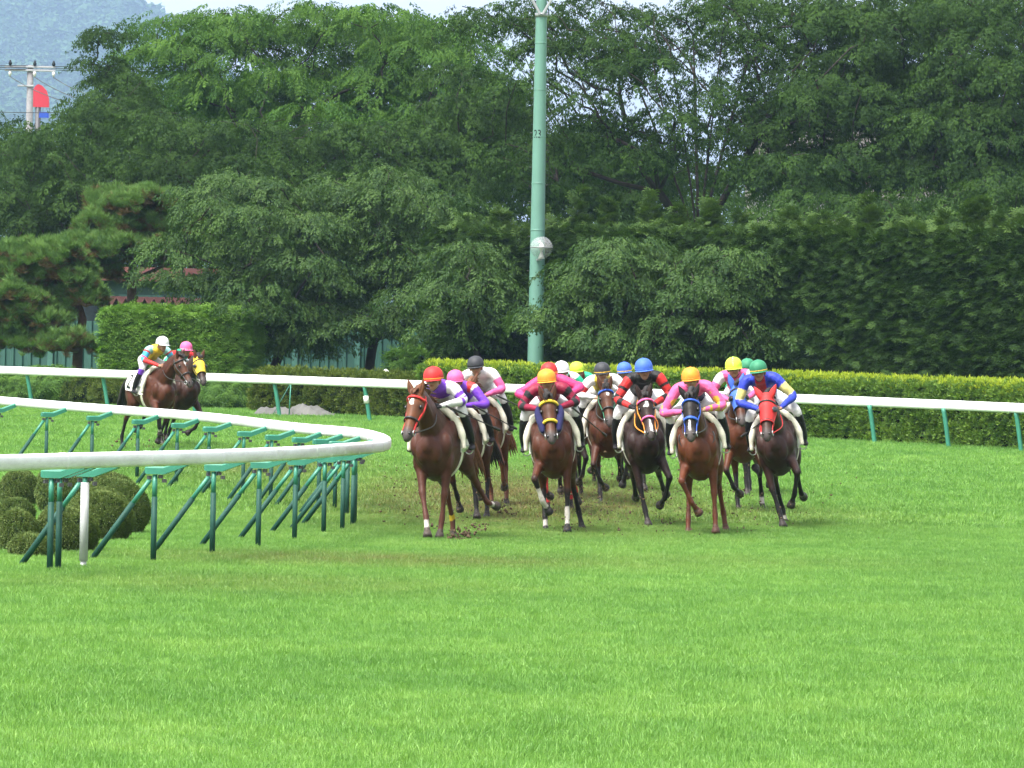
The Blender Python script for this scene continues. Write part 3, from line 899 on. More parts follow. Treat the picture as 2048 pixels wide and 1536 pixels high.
for a in ((38, 1012, 37, 68, 'round clipped bush at the left edge, in the back row'),
          (95, 1006, 26, 60, 'narrow round clipped bush second from the left in the back row'),
          (116, 1024, 42, 76, 'round clipped bush just behind the green double post'),
          (166, 1014, 36, 64, 'round clipped bush at the back, behind the white post'),
          (222, 1050, 52, 98, 'tall round clipped bush at the back right of the clump'),
          (243, 1067, 52, 100, 'rightmost round clipped bush of the clump'),
          (197, 1080, 66, 98, 'largest round clipped bush right of the white post'),
          (30, 1046, 36, 46, 'low round clipped bush at the left edge, middle row'),
          (34, 1103, 37, 80, 'round clipped bush in the bottom left corner of the clump'),
          (131, 1103, 59, 90, 'round clipped bush in front between double post and white post'),
          (62, 1113, 42, 40, 'lowest and smallest round clipped bush beside the double post')):
    round_bush(*a)
LG = 'low shrubs behind the outer rail'
def low_shrub(px, d, rx, h, label, src=SP_OLI):
    shrub('low_shrub', label, 'shrub', G(px, d), (rx, rx * 0.7, h), src, 150, (0.9, 1.5), 0.05, LG)
low_shrub(95, 121, 1.35, 0.95, 'bushy dark juniper shrub near the left rail post', SP_BLK)
low_shrub(5, 121, 1.0, 0.7, 'low shrub cut by the left edge under the pines', SP_BLK)
low_shrub(180, 120.5, 0.9, 0.75, 'yellowish shrub beside the second rail post')
low_shrub(245, 120, 0.8, 0.62, 'small olive shrub just behind the brown horse numbered two')
low_shrub(430, 119.5, 1.25, 0.78, 'rounded green shrub right of the yellow hooded horse', SP_BLK)
low_shrub(340, 120, 0.9, 0.6, 'small shrub hidden behind the two distant horses', SP_BLK)

# ================================================================== BUILDINGS, POLES
m_teal = simple('teal_sheet', (0.020, 0.070, 0.058), 0.5, 0.4, var=0.12, scale=1.5)
m_tealp = simple('teal_post', (0.05, 0.13, 0.11), 0.5, 0.4)
m_maroon = simple('maroon_roof', (0.13, 0.055, 0.050), 0.55, 0.3, var=0.2, scale=2)
m_darkgreen = simple('dark_green_wall', (0.030, 0.075, 0.062), 0.6, 0.3, var=0.2, scale=1)
m_pale = simple('pale_wall', (0.17, 0.16, 0.15), 0.8, 0.2, var=0.1, scale=1)
m_glass = simple('window_glass', (0.02, 0.03, 0.035), 0.08, 0.6)
m_white = simple('white_plain', (0.72, 0.72, 0.70), 0.5, 0.4, var=0.06)
# corrugated fence wall
def corrugated(mb, a, b, h, pitch, dep, z0=0.0):
    a, b = np.array(a, float), np.array(b, float)
    L = np.linalg.norm((b - a)[:2]); t = (b - a) / L
    n_ = np.array([t[1], -t[0], 0])
    k = max(1, int(L / pitch))
    pts = []
    for i in range(k):
        s = i * pitch
        for ds, o in ((0, 0), (0.3, 0), (0.4, dep), (0.75, dep), (0.85, 0)):
            pts.append(a + t * (s + ds * pitch) + n_ * o)
    pts.append(b)
    v = [(p[0], p[1], p[2] + z0) for p in pts] + [(p[0], p[1], p[2] + z0 + h) for p in pts]
    m = len(pts)
    mb.add(v, [(i, i + 1, m + i + 1, m + i) for i in range(m - 1)])
g0, g1 = G(-140, 138), G(838, 134)
root = tag(empty('corrugated_fence', g0), 'teal corrugated sheet metal fence behind the cherry trunks', 'fence')
o0 = np.array(g0)
end = np.array(g1) - o0
nseg = 8
for i in range(nseg):
    mb = MB(); corrugated(mb, end * i / nseg, end * (i + 0.985) / nseg, 2.35, 0.28, 0.06, 0.12)
    build('sheet_panel', mb, m_teal, root, smooth=False)
for i in range(nseg + 1):
    mb = MB(); box(mb, end * i / nseg + np.array([0, -0.1, 1.25]), (0.16, 0.14, 2.5)); build('post', mb, m_tealp, root, smooth=False)
mb = MB(); beam(mb, np.array([0, -0.08, 0.07]), end + np.array([0, -0.08, 0.07]), 0.18, 0.16); build('base_strip', mb, m_white, root, smooth=False)
# shed with folded plate roof
gs = G(296, 139)
root = tag(empty('shed', gs), 'dark green shed with a maroon folded metal roof behind the pine', 'shed')
mb = MB(); box(mb, (0, 2.2, 1.05), (2.85, 4.0, 2.1)); build('wall', mb, m_darkgreen, root, smooth=False)
zr = W(296, 612, 139).z - gs.z
fold = MB()
nf, wd = 10, 2.9
top, pts = [], []
for i in range(nf):
    x0 = -wd / 2 + wd * i / nf
    top += [(x0, 0.0), (x0 + wd / nf * 0.5, 0.26)]
top.append((wd / 2, 0.0))
v = [(x, -0.35, zr + z) for x, z in top] + [(x, 4.5, zr + z + 0.12) for x, z in top]
m = len(top)
v += [(x, -0.35, zr + z - 0.035) for x, z in top] + [(x, 4.5, zr + z + 0.085) for x, z in top]
fold.add(v, [(i, i + 1, m + i + 1, m + i) for i in range(m - 1)] + [(2 * m + i + 1, 2 * m + i, 3 * m + i, 3 * m + i + 1) for i in range(m - 1)] + [(i + 1, i, 2 * m + i, 2 * m + i + 1) for i in range(m - 1)])
build('roof', fold, m_maroon, root, smooth=False)
for y_ in (0.25, 4.1):
    mb = MB(); box(mb, (0, y_, 2.1 + (zr - 2.1) / 2), (2.8, 0.1, zr - 2.1)); build('gable', mb, m_darkgreen, root, smooth=False)
for x in (-0.75, 0.75):
    mb = MB(); box(mb, (x, 0.19, 1.35), (0.9, 0.03, 0.8)); build('window', mb, m_glass, root, smooth=False)
# longer dark building behind the pines
gb = G(160, 145)
root = tag(empty('stable_building', gb), 'low dark green building with reddish roof edge behind the pines', 'building')
h = W(160, 560, 145).z - gb.z
mb = MB(); box(mb, (0, 3, h / 2), (9.5, 6, h)); build('wall', mb, m_darkgreen, root, smooth=False)
mb = MB(); box(mb, (0, 3, h + 0.09), (10.3, 7.0, 0.18)); box(mb, (0, 3, h + 0.32), (9.0, 5.4, 0.28)); build('roof', mb, m_maroon, root, smooth=False)
for i in range(5):
    f_ = MB(); x = -3.8 + i * 1.9
    V_ = [(x + sx * w2, y_, h - 1.0 + sz * h2) for y_ in (-0.06, 0.02) for w2, h2 in ((.72, .56), (.62, .46)) for sx, sz in ((-1, -1), (1, -1), (1, 1), (-1, 1))]
    f_.add(V_, [(i_, (i_ + 1) % 4, 4 + (i_ + 1) % 4, 4 + i_) for i_ in range(4)] + [(i_, 8 + i_, 8 + (i_ + 1) % 4, (i_ + 1) % 4) for i_ in range(4)] + [(4 + i_, 4 + (i_ + 1) % 4, 12 + (i_ + 1) % 4, 12 + i_) for i_ in range(4)])
    w_ = build('window', f_, m_tealp, root, smooth=False)
    f_ = MB(); box(f_, (x, -0.015, h - 1.0), (1.24, 0.03, 0.92)); build('pane', f_, m_glass, w_, smooth=False)
# pale building behind the right trees
m_pframe = simple('brown_frame', (0.10, 0.085, 0.075), 0.5)
gp = G(1790, 196)
root = tag(empty('pale_building', gp), 'pale building glimpsed through the dark trees at right', 'building')
h = W(1790, 225, 196).z - gp.z
h0 = W(1620, 356, 196).z - gp.z
mb = MB(); box(mb, (0, 5, h / 2), (12.5, 9, h)); build('wall', mb, m_pale, root, smooth=False)
mb = MB(); box(mb, (0, 5, h + 0.15), (13.0, 9.6, 0.3)); build('roof', mb, simple('grey_roof', (0.22, 0.22, 0.23), 0.7), root, smooth=False)
for r_ in range(3):
    for i in range(5):
        x, z = -4.8 + i * 2.4, h * (0.22 + 0.27 * r_)
        f_ = MB()
        V_ = [(x + sx * w2, y_, z + 0.6 + sz * h2) for y_ in (0.42, 0.52) for w2, h2 in ((.80, .66), (.71, .57)) for sx, sz in ((-1, -1), (1, -1), (1, 1), (-1, 1))]
        f_.add(V_, [(i_, (i_ + 1) % 4, 4 + (i_ + 1) % 4, 4 + i_) for i_ in range(4)] + [(i_, 8 + i_, 8 + (i_ + 1) % 4, (i_ + 1) % 4) for i_ in range(4)] + [(4 + i_, 4 + (i_ + 1) % 4, 12 + (i_ + 1) % 4, 12 + i_) for i_ in range(4)])
        w_ = build('window', f_, m_pframe, root, smooth=False)
        f_ = MB(); box(f_, (x, 0.485, z + 0.6), (1.41, 0.03, 1.13)); build('pane', f_, m_glass, w_, smooth=False)
gq = G(1612, 188)
root = tag(empty('annex_building', gq), 'low grey annex wall showing between trunks above the conifer hedge', 'building')
ha = W(1612, 368, 188).z - gq.z
mb = MB(); box(mb, (0, 2, ha / 2), (4.4, 4, ha)); build('wall', mb, simple('grey_wall', (0.16, 0.165, 0.165), 0.8, 0.2), root, smooth=False)
mb = MB(); box(mb, (0, 2, ha + 0.1), (4.8, 4.4, 0.2)); build('roof', mb, m_maroon, root, smooth=False)

# ---- green mast with number
m_mint = simple('mint_paint', (0.100, 0.215, 0.172), 0.42, 0.4, var=0.07, scale=1.2)
m_post_dark = simple('dark_steel', (0.05, 0.05, 0.055), 0.5, 0.4)
m_grey = simple('grey_steel', (0.30, 0.31, 0.33), 0.4, 0.5, 0.3, var=0.1)
m_ink = simple('black_ink', (0.010, 0.013, 0.015), 0.6, 0.2)
gm = G(1069, 117.2)
root = tag(empty('lamp_mast', gm), 'tall tapered mint green steel mast with the number 23', 'mast')
def mast_at(py):
    return W(1069 + (1081 - 1069) * (700 - py) / 700.0, py, 117.2) - gm
H_ = 13.2
r_at = lambda z: 0.222 - 0.0072 * z
lean = (mast_at(0).x - mast_at(700).x) / (mast_at(0).z - mast_at(700).z)
ax = lambda z: np.array([lean * z, 0.0, z])
mb = MB(); tube(mb, [ax(z) for z in np.linspace(0, H_, 24)], [r_at(z) for z in np.linspace(0, H_, 24)], 28, up=(0, 1, 0)); build('shaft', mb, m_mint, root)
for z in np.arange(1.2, H_, 1.22):
    mb = MB(); tube(mb, [ax(z - 0.012), ax(z + 0.012)], r_at(z) + 0.006, 28, up=(0, 1, 0)); build('band', mb, m_mint, root)
k = 0
for z in np.arange(2.0, H_, 0.45):
    s = 1 if k % 2 else -1
    k += 1
    mb = MB(); a = ax(z) + np.array([s * (r_at(z) - 0.02), -0.03, 0]); tube(mb, [a, a + np.array([s * 0.09, 0, 0])], 0.009, 6); build('step_bolt', mb, m_post_dark, root)
zt = (mast_at(30)).z
for s in (-1, 1):
    mb = MB(); a = ax(zt) + np.array([s * 0.03, -r_at(zt) - 0.03, 0]); beam(mb, a, a + np.array([s * 0.85, 0.0, 1.5]), 0.07, 0.07, up=(0, 1, 0)); build('strut', mb, m_grey, root, smooth=False)
mb = MB(); tube(mb, [ax(zt - 0.05), ax(zt + 0.05)], r_at(zt) + 0.02, 28, up=(0, 1, 0)); build('strut_collar', mb, m_grey, root)
# lamp arm far above the frame
mb = MB(); beam(mb, ax(H_ - 0.1) + np.array([-1.6, 0, 0]), ax(H_ - 0.1) + np.array([1.6, 0, 0]), 0.16, 0.16); build('cross_arm', mb, m_grey, root, smooth=False)
for x in (-1.3, -0.45, 0.45, 1.3):
    mb = MB(); p_ = ax(H_ - 0.42) + np.array([x, -0.15, 0]); box(mb, p_, (0.55, 0.3, 0.45)); build('floodlight', mb, m_grey, root, smooth=False)
def text_mesh(body, size, font_stretch=1.0):
    cu = bpy.data.curves.new('txt', 'FONT')
    cu.body, cu.size, cu.align_x, cu.align_y = body, size, 'CENTER', 'CENTER'
    cu.resolution_u = 6
    o = bpy.data.objects.new('txt', cu)
    COL.objects.link(o)
    dg = bpy.context.evaluated_depsgraph_get()
    me = bpy.data.meshes.new_from_object(o.evaluated_get(dg))
    bpy.data.objects.remove(o)
    v = np.array([tuple(q.co) for q in me.vertices])
    f = [tuple(p.vertices) for p in me.polygons]
    v[:, 0] *= font_stretch
    return v, f
tv, tf = text_mesh('23', 0.30, 0.74)
z23 = mast_at(269).z
q = []
for x, y, _ in tv:
    z = z23 + y; r_ = r_at(z) + 0.004; a = (x - 0.055) / r_
    q.append(ax(z) + np.array([math.sin(a) * r_, -math.cos(a) * r_, 0]))
mb = MB(); mb.add(q, tf); build('number', mb, m_ink, root, smooth=False)
# clear globe on a bracket of the mast
m_globe, t = nt('clear_globe')
gl = node(t, 'ShaderNodeBsdfGlossy', Roughness=0.08); gl.inputs['Color'].default_value = (1, 1, 1, 1)
df = t.nodes.new('ShaderNodeBsdfDiffuse'); df.inputs['Color'].default_value = (0.75, 0.75, 0.78, 1)
tp = t.nodes.new('ShaderNodeBsdfTransparent')
m1, m2 = t.nodes.new('ShaderNodeMixShader'), t.nodes.new('ShaderNodeMixShader')
m1.inputs[0].default_value = 0.13
t.links.new(tp.outputs[0], m1.inputs[1]); t.links.new(df.outputs[0], m1.inputs[2])
fr = node(t, 'ShaderNodeLayerWeight', Blend=0.25)
fm = mathn(t, 'MULTIPLY', fr.outputs['Facing'], 0.28)
t.links.new(fm, m2.inputs[0]); t.links.new(m1.outputs[0], m2.inputs[1]); t.links.new(gl.outputs[0], m2.inputs[2])
finish(t, m2.outputs[0])
gc = W(1083, 495, 116.6)
root = tag(empty('globe_lamp', (gc.x, gc.y, gc.z)), 'clear round globe lamp with a white bulb beside the green mast', 'lamp')
mb = MB(); ellipsoid(mb, (0, 0, 0), (0.295, 0.295, 0.285), 28, 18); build('globe', mb, m_globe, root)
mb = MB(); loft(mb, [(0, 0, -0.12, .02, .02), (0, 0, -0.04, .05, .05), (0, 0, 0.04, .062, .062), (0, 0, 0.10, .035, .035)], up=(0, 1, 0)); build('bulb', mb, m_white, root)
mb = MB(); tube(mb, [(0, 0, -0.29), (0, 0, -0.22), (0, 0, -0.12)], [0.09, 0.06, 0.03], 12); build('base_cap', mb, m_white, root)
mb = MB(); tube(mb, [(0, 0, -0.008), (0, 0, 0.008)], 0.298, 28, up=(0, 1, 0)); build('seam', mb, m_grey, root)
mb = MB(); beam(mb, (0, 0, -0.31), (-0.14, 0.55, -0.31), 0.05, 0.05); build('bracket', mb, m_grey, root, smooth=False)

# ---- utility pole, wires, red sign
m_conc = simple('concrete_pole', (0.17, 0.17, 0.175), 0.8, 0.2)
m_wire = simple('black_wire', (0.02, 0.02, 0.022), 0.6)
m_porc = simple('porcelain', (0.55, 0.55, 0.53), 0.3)
D = 205.0
gu = G(47, D)
root = tag(empty('utility_pole', gu), 'grey concrete utility pole with crossarms and insulators at far left', 'utility pole')
zt = W(47, 130, D).z - gu.z
mb = MB(); tube(mb, [(0, 0, 0), (0, 0, zt)], [0.2, 0.145], 12, up=(0, 1, 0)); build('shaft', mb, m_conc, root)
arms = []
for py, w in ((134, 2.3), (141, 2.3)):
    z = W(47, py, D).z - gu.z
    mb = MB(); beam(mb, (-w / 2, -0.16, z), (w / 2, -0.16, z), 0.08, 0.09); build('crossarm', mb, m_grey, root, smooth=False)
    arms.append(z)
zl = W(47, 172, D).z - gu.z
mb = MB(); beam(mb, (-0.55, -0.16, zl), (0.2, -0.16, zl), 0.07, 0.08); build('crossarm', mb, m_grey, root, smooth=False)
ins = []
for x in (-0.9, 0.22, 1.08):
    for z0, s in ((arms[1], -1), (arms[0], 1)):
        mb = MB(); tube(mb, [(x, -0.2, z0 + s * 0.05), (x, -0.2, z0 + s * 0.14), (x, -0.2, z0 + s * 0.22), (x, -0.2, z0 + s * 0.3)], [0.05, 0.085, 0.055, 0.03], 8); build('insulator', mb, m_porc if s < 0 else m_ink, root)
    ins.append((x, arms[1] - 0.3))
def wire(label, pts, rad=0.018):
    o0 = np.array(pts[0]); mb = MB()
    tube(mb, [np.array(p) - o0 for p in pts], rad, 5)
    o = build('power_line', mb, m_wire); o.location = o0
    tag(o, label, 'cable', 'power lines at the far left')
def sagline(a, b, sag, n=10):
    a, b = np.array(a, float), np.array(b, float)
    return [a * (1 - s) + b * s - np.array([0, 0, sag * 4 * s * (1 - s)]) for s in np.linspace(0, 1, n)]
names_ = ['upper thin power line running right from the pole top', 'middle thin power line running right from the pole top', 'lower thin power line running right from the pole top']
for i, py in enumerate((131, 134.5, 138)):
    wire(names_[i], sagline(W(-60, py - 1, D - 0.4), W(47, py, D - 0.25), 0.02, 3)[:-1] + sagline(W(47, py, D - 0.25), W(420, py + 4, D + 6), 0.05, 8))
names_ = ['left slanting power line dropping from the crossarm', 'middle slanting power line dropping from the crossarm', 'right slanting power line dropping from the crossarm']
for i, (x, z) in enumerate(ins):
    a = Vector((gu.x + x, gu.y - 0.2, gu.z + z))
    wire(names_[i], sagline(a, W(140 + 34 * i, 206 - 4 * i, D - 30), 0.12))
wire('low thin cable passing the pole near the treetops', sagline(W(-40, 222, D - 1), W(140, 224, D - 1), 0.05))
m_red = simple('red_sign', (0.40, 0.030, 0.05), 0.35, 0.4, var=0.08, scale=1)
m_blue = simple('blue_sign', (0.02, 0.06, 0.36), 0.4, 0.4)
gr = G(64, 226)
root = tag(empty('sign_tower', gr), 'red rounded sign panel with pointed top behind the utility pole', 'sign')
zb, zt2 = W(62, 214, 226).z - gr.z, W(62, 168, 226).z - gr.z
prof = [(-0.32, 0.0), (-0.32, 0.45), (-0.27, 0.75), (-0.13, 0.93), (0.0, 1.0), (0.2, 0.93), (0.42, 0.72), (0.54, 0.4), (0.56, 0.15), (0.55, 0.0)]
v = [(x, -0.12, zb + z * (zt2 - zb)) for x, z in prof] + [(x, 0.12, zb + z * (zt2 - zb)) for x, z in prof]
m = len(prof)
mb = MB(); mb.add(v, [tuple(range(m)), tuple(range(2 * m - 1, m - 1, -1))] + [(i + 1, i, m + i, m + i + 1) for i in range(m - 1)] + [(0, m - 1, 2 * m - 1, m)]); build('red_panel', mb, m_red, root, smooth=False)
zc = W(62, 236, 226).z - gr.z
mb = MB(); box(mb, (0.30, 0, zc + 0.17), (0.5, 0.2, 0.30)); build('blue_panel', mb, m_blue, root, smooth=False)
mb = MB(); tube(mb, [(0, 0.02, 0), (0, 0.02, zb)], 0.14, 10, up=(0, 1, 0)); build('post', mb, m_post_dark, root)
# tarpaulin heap
gt = along(590, RAIL_O, 2.4)
nxg, nyg = 34, 12
v = []
for j in range(nyg):
    for i in range(nxg):
        a, b = i / (nxg - 1) * 2 - 1, j / (nyg - 1) * 2 - 1
        e = max(0.0, 1 - abs(a) ** 3.0) * max(0.0, 1 - abs(b) ** 2.5)
        hz = (0.20 + 0.05 * math.sin(a * 5) + 0.04 * math.sin(a * 13 + b * 4) + 0.03 * math.sin(a * 29 - b * 6)) * e ** 0.6
        v.append((a * 1.02 + 0.03 * math.sin(b * 7), b * 0.62 + 0.04 * math.sin(a * 9), hz + 0.01))
f = [(j * nxg + i, j * nxg + i + 1, (j + 1) * nxg + i + 1, (j + 1) * nxg + i) for j in range(nyg - 1) for i in range(nxg - 1)]
mb = MB(); mb.add(v, f)
o = build('tarpaulin', mb, simple('grey_tarp', (0.095, 0.095, 0.088), 0.6, 0.3, var=0.12, scale=4, bmp=0.3)); o.location = gt
tag(o, 'grey tarpaulin heap lying at the foot of the olive hedge', 'tarpaulin')

# ================================================================== RAILS
m_rail, t = nt('white_rail')
geo = t.nodes.new('ShaderNodeNewGeometry')
mp = t.nodes.new('ShaderNodeMapping'); mp.inputs['Scale'].default_value = (1.0, 1.0, 5.0)
t.links.new(geo.outputs['Position'], mp.inputs['Vector'])
d1 = ramp(t, noise(t, 1.1, 6, mp.outputs[0], 0.7), [(0.46, (1, 1, 1)), (0.64, (0.80, 0.79, 0.77)), (0.75, (0.9, 0.9, 0.89))])
d2 = ramp(t, noise(t, 9, 5, mp.outputs[0], 0.7), [(0.52, (1, 1, 1)), (0.75, (0.86, 0.85, 0.83))])
c = mixc(t, 1.0, mixc(t, 1.0, (0.72, 0.73, 0.74), d1, 'MULTIPLY'), d2, 'MULTIPLY')
finish(t, principled(t, c, 0.42, 0.4))
m_post = simple('dark_green_post', (0.013, 0.056, 0.042), 0.6, 0.2, var=0.15, scale=8)
m_arm = simple('mint_arm', (0.030, 0.170, 0.115), 0.4, 0.4, var=0.1, scale=6)
m_ogp = simple('rail_green', (0.038, 0.190, 0.130), 0.45, 0.4, var=0.12, scale=6)
def rail_profile(w, h):
    p = []
    for i in range(14):
        a = 2 * math.pi * i / 14
        c, s = math.cos(a), math.sin(a)
        p.append((w / 2 * math.copysign(abs(c) ** 0.62, c), h / 2 * math.copysign(abs(s) ** 0.62, s)))
    return p
def rail_piece(pts, w, h, gap=0.012):
    pts = [np.array(p, float) for p in pts]
    mb = MB(); prof = rail_profile(w, h); k = len(prof); V = []
    ends = []
    for i, p in enumerate(pts):
        t = pts[min(i + 1, len(pts) - 1)] - pts[max(i - 1, 0)]; t /= np.linalg.norm(t)
        if i == 0: p = p + t * gap
        if i == len(pts) - 1: p = p - t * gap
        s = np.cross(t, (0, 0, 1)); s /= np.linalg.norm(s)
        V += [p + s * x + np.array([0, 0, 1.0]) * y for x, y in prof]
        if i in (0, len(pts) - 1): ends.append(V[-k:])
    f = [(a * k + j, a * k + (j + 1) % k, (a + 1) * k + (j + 1) % k, (a + 1) * k + j) for a in range(len(pts) - 1) for j in range(k)]
    mb.add(V, f)
    mb.add(ends[0], [tuple(range(k))]); mb.add(ends[1], [tuple(range(k - 1, -1, -1))])
    return mb
# inner rail
RAIL_I = [(-150, 82.5), (88, 77), (390, 71.5), (586, 66.3), (703, 64.3), (750, 62.2), (768, 60.2), (764, 58.6), (740, 57.0), (668, 53.6), (586, 50.4), (390, 46), (195, 43.2), (0, 40.5), (-190, 38.2)]
ctrl = np.array([G(*p) for p in RAIL_I])
ctrl[:, 2] += 1.07
fine = catmull(ctrl, 24)
seg = np.r_[0, np.cumsum(np.linalg.norm(np.diff(fine, axis=0), axis=1))]
i0 = np.array(G(600, 60))
root = tag(empty('running_rail', i0), 'white inner running rail curving round the bend on green angled posts', 'rail')
Ltot = seg[-1]
def at_s(s):
    return np.array([np.interp(s, seg, fine[:, k]) for k in range(3)])
s = 0.0
while s < Ltot - 0.2:
    mid = at_s(s)
    step = 1.25 if 52.5 < mid[1] < 65.5 else 2.4
    e = min(s + step, Ltot)
    build('rail_section', rail_piece([at_s(q) - i0 for q in np.linspace(s, e, 7)], 0.14, 0.152, 0.007), m_rail, root)
    if s > 0.5:
        build('joint_sleeve', rail_piece([at_s(s - 0.05) - i0, at_s(s) - i0, at_s(s + 0.05) - i0], 0.145, 0.157, 0.0), m_rail, root)
    s = e
tip = int(np.argmax(fine[:, 0]))
tg = np.gradient(fine, axis=0); tg /= np.linalg.norm(tg, axis=1, keepdims=True)
inner = fine + 0.40 * np.stack([tg[:, 1], -tg[:, 0], np.zeros(len(tg))], 1)      # line of the post feet, inside the bend
inner_px = 1024 + inner[:, 0] / inner[:, 1] * F_PX - ROLL * (HORIZON + (HC - 0.4) * F_PX / inner[:, 1])
def inner_post(px, far=False, white=False, braced=True):
    idx = np.arange(0, tip + 1) if far else np.arange(tip, len(fine))
    k = int(idx[np.argmin(np.abs(inner_px[idx] - px))])
    g = inner[k].copy(); g[2] = gz(g[1])
    dist = np.linalg.norm(fine[:, :2] - g[:2], axis=1)
    # the arm reaches out along the line square to the rail
    k = int(np.argmin(dist)); rp = fine[k]
    out = (rp - g)[:2]; L = np.linalg.norm(out); out = out / L
    ptop = 0.885
    q = g - i0
    mb = MB()
    if white:
        tube(mb, [q + np.array([0, 0, -0.03]), q + np.array([0, 0, 0.07])], 0.03, 10, up=(0, 1, 0))
        tube(mb, [q + np.array([0, 0, 0.07]), q + np.array([0, 0, ptop - 0.05])], 0.042, 10, up=(0, 1, 0))
    else:
        tube(mb, [q + np.array([0, 0, -0.05]), q + np.array([0, 0, 0.66])], 0.030, 10, up=(0, 1, 0))
    post = build('post', mb, simple('worn_white_post', (0.36, 0.37, 0.38), 0.55, 0.3, var=0.1) if white else m_post, root)
    mb = MB(); tube(mb, [q + np.array([0, 0, 0.64 if not white else 0.80]), q + np.array([0, 0, ptop])], 0.026, 10, up=(0, 1, 0)); build('inner_tube', mb, m_arm, post)
    # arm: level shoe on the post, then rising to the rail
    o3 = np.array([out[0], out[1], 0])
    p0, p1 = q - o3 * 0.10, q + o3 * 0.10
    p0 = p0 + np.array([0, 0, ptop + 0.045]); p1 = p1 + np.array([0, 0, ptop + 0.045])
    p2 = q + o3 * (L - 0.05); p2[2] = rp[2] - i0[2] - 0.05
    mb = MB()
    sd = np.array([-o3[1], o3[0], 0]) * 0.04
    hh = np.array([0, 0, 0.04])
    ring = []
    for c_, sc_ in ((p0, 0.8), (p0 + o3 * 0.03, 1.0), (p1, 1.0), (p2, 0.9)):
        ring += [c_ - sd * sc_ - hh * sc_, c_ + sd * sc_ - hh * sc_, c_ + sd * sc_ + hh * sc_ * 0.6, c_ + sd * sc_ * 0.6 + hh * sc_, c_ - sd * sc_ * 0.6 + hh * sc_, c_ - sd * sc_ + hh * sc_ * 0.6]
    f = [(a_ * 6 + j, a_ * 6 + (j + 1) % 6, a_ * 6 + 6 + (j + 1) % 6, a_ * 6 + 6 + j) for a_ in range(3) for j in range(6)] + [(5, 4, 3, 2, 1, 0), (18, 19, 20, 21, 22, 23)]
    mb.add(ring, f); build('arm', mb, m_arm, post, smooth=False)
    mb = MB()
    for dz, dx in ((-0.02, 0.06), (-0.06, 0.10), (-0.03, -0.06)):
        box(mb, q + o3 * dx + np.array([0, 0, ptop + dz]), (0.036, 0.05, 0.036), 0.4)
    build('clamp', mb, m_post_dark, post, smooth=False)
    # brace
    if not braced:
        return
    foot = -0.68 * o3
    a = q - 0.05 * o3 + np.array([0, 0, ptop - 0.05]); b = q + foot; b[2] = gz(g[1] - 0.05) - i0[2] - 0.03
    m_ = a * 0.72 + b * 0.28
    mb = MB(); tube(mb, [m_, b], 0.030, 10); build('brace', mb, m_post, post)
    mb = MB(); tube(mb, [a, m_ + (b - a) * 0.03], 0.024, 10); build('brace_tube', mb, m_arm, post)
for px in (118, 105, 310, 427, 520, 590, 648, 685, 706, 717):
    inner_post(px, braced=px not in (118, 105))
inner_post(169, white=True)
for px in (712, 694, 670, 636, 594, 540, 484, 417, 348, 269, 180, 88, -8):
    inner_post(px, far=True)
# outer rail
ctrl = np.array([G(*p) for p in RAIL_O]); ctrl[:, 2] += 0.93
fineo = catmull(ctrl, 16)
sego = np.r_[0, np.cumsum(np.linalg.norm(np.diff(fineo, axis=0), axis=1))]
o0 = np.array(G(1000, 107))
root = tag(empty('outer_rail', o0), 'white outer rail on leaning green posts in front of the hedges', 'rail')
s = 0.0
at_o = lambda s: np.array([np.interp(s, sego, fineo[:, k]) for k in range(3)])
while s < sego[-1] - 0.2:
    e = min(s + 3.0, sego[-1])
    build('rail_section', rail_piece([at_o(q) - o0 for q in np.linspace(s, e, 6)], 0.15, 0.215, 0.004), m_rail, root)
    if s > 0.5:
        build('joint_sleeve', rail_piece([at_o(s - 0.06) - o0, at_o(s) - o0, at_o(s + 0.06) - o0], 0.156, 0.221, 0.0), m_rail, root)
    s = e
for px in (65, 217, 391, 560, 740, 1007, 1150, 1300, 1450, 1600, 1750, 1898, 2043, 2190):
    g = np.array(along(px, RAIL_O, 0.16)) - o0
    tp_ = np.array(along(px - 13, RAIL_O, 0.0)) - o0 + np.array([0, 0, 0.80])
    mb = MB()
    pts = [g + np.array([0.0, 0, -0.05]), g * 0.75 + tp_ * 0.25, g * 0.3 + tp_ * 0.7 + np.array([0.012, 0, 0]), tp_ + np.array([0, 0, 0.06])]
    C = catmull(pts, 3)
    loft(mb, [[*p, 0.055, 0.05] for p in C], up=(1, 0, 0), n=8, sub=1, cap='flat')
    post = build('post', mb, m_ogp, root)
    if px == 740:
        mb = MB(); c_ = g * 0.35 + tp_ * 0.65; tube(mb, [c_ - np.array([-.012, 0, 0.09]), c_ + np.array([-.012, 0, 0.09])], 0.066, 10, up=(0, 1, 0)); build('white_sleeve', mb, m_white, post)
# thin stake with guy wire left of the tarpaulin
gk = along(578, RAIL_O, 1.2)
root = tag(empty('guyed_stake', gk), 'thin green stake with a slanting guy wire in front of the tarpaulin', 'stake')
mb = MB(); tube(mb, [(0, 0, -0.05), (0.03, 0, 0.85)], 0.016, 8, up=(0, 1, 0)); build('stake', mb, m_ogp, root)
mb = MB(); tube(mb, [(0.03, 0, 0.84), (-0.42, -0.1, 0.0)], 0.007, 6); build('guy_wire', mb, m_ogp, root)

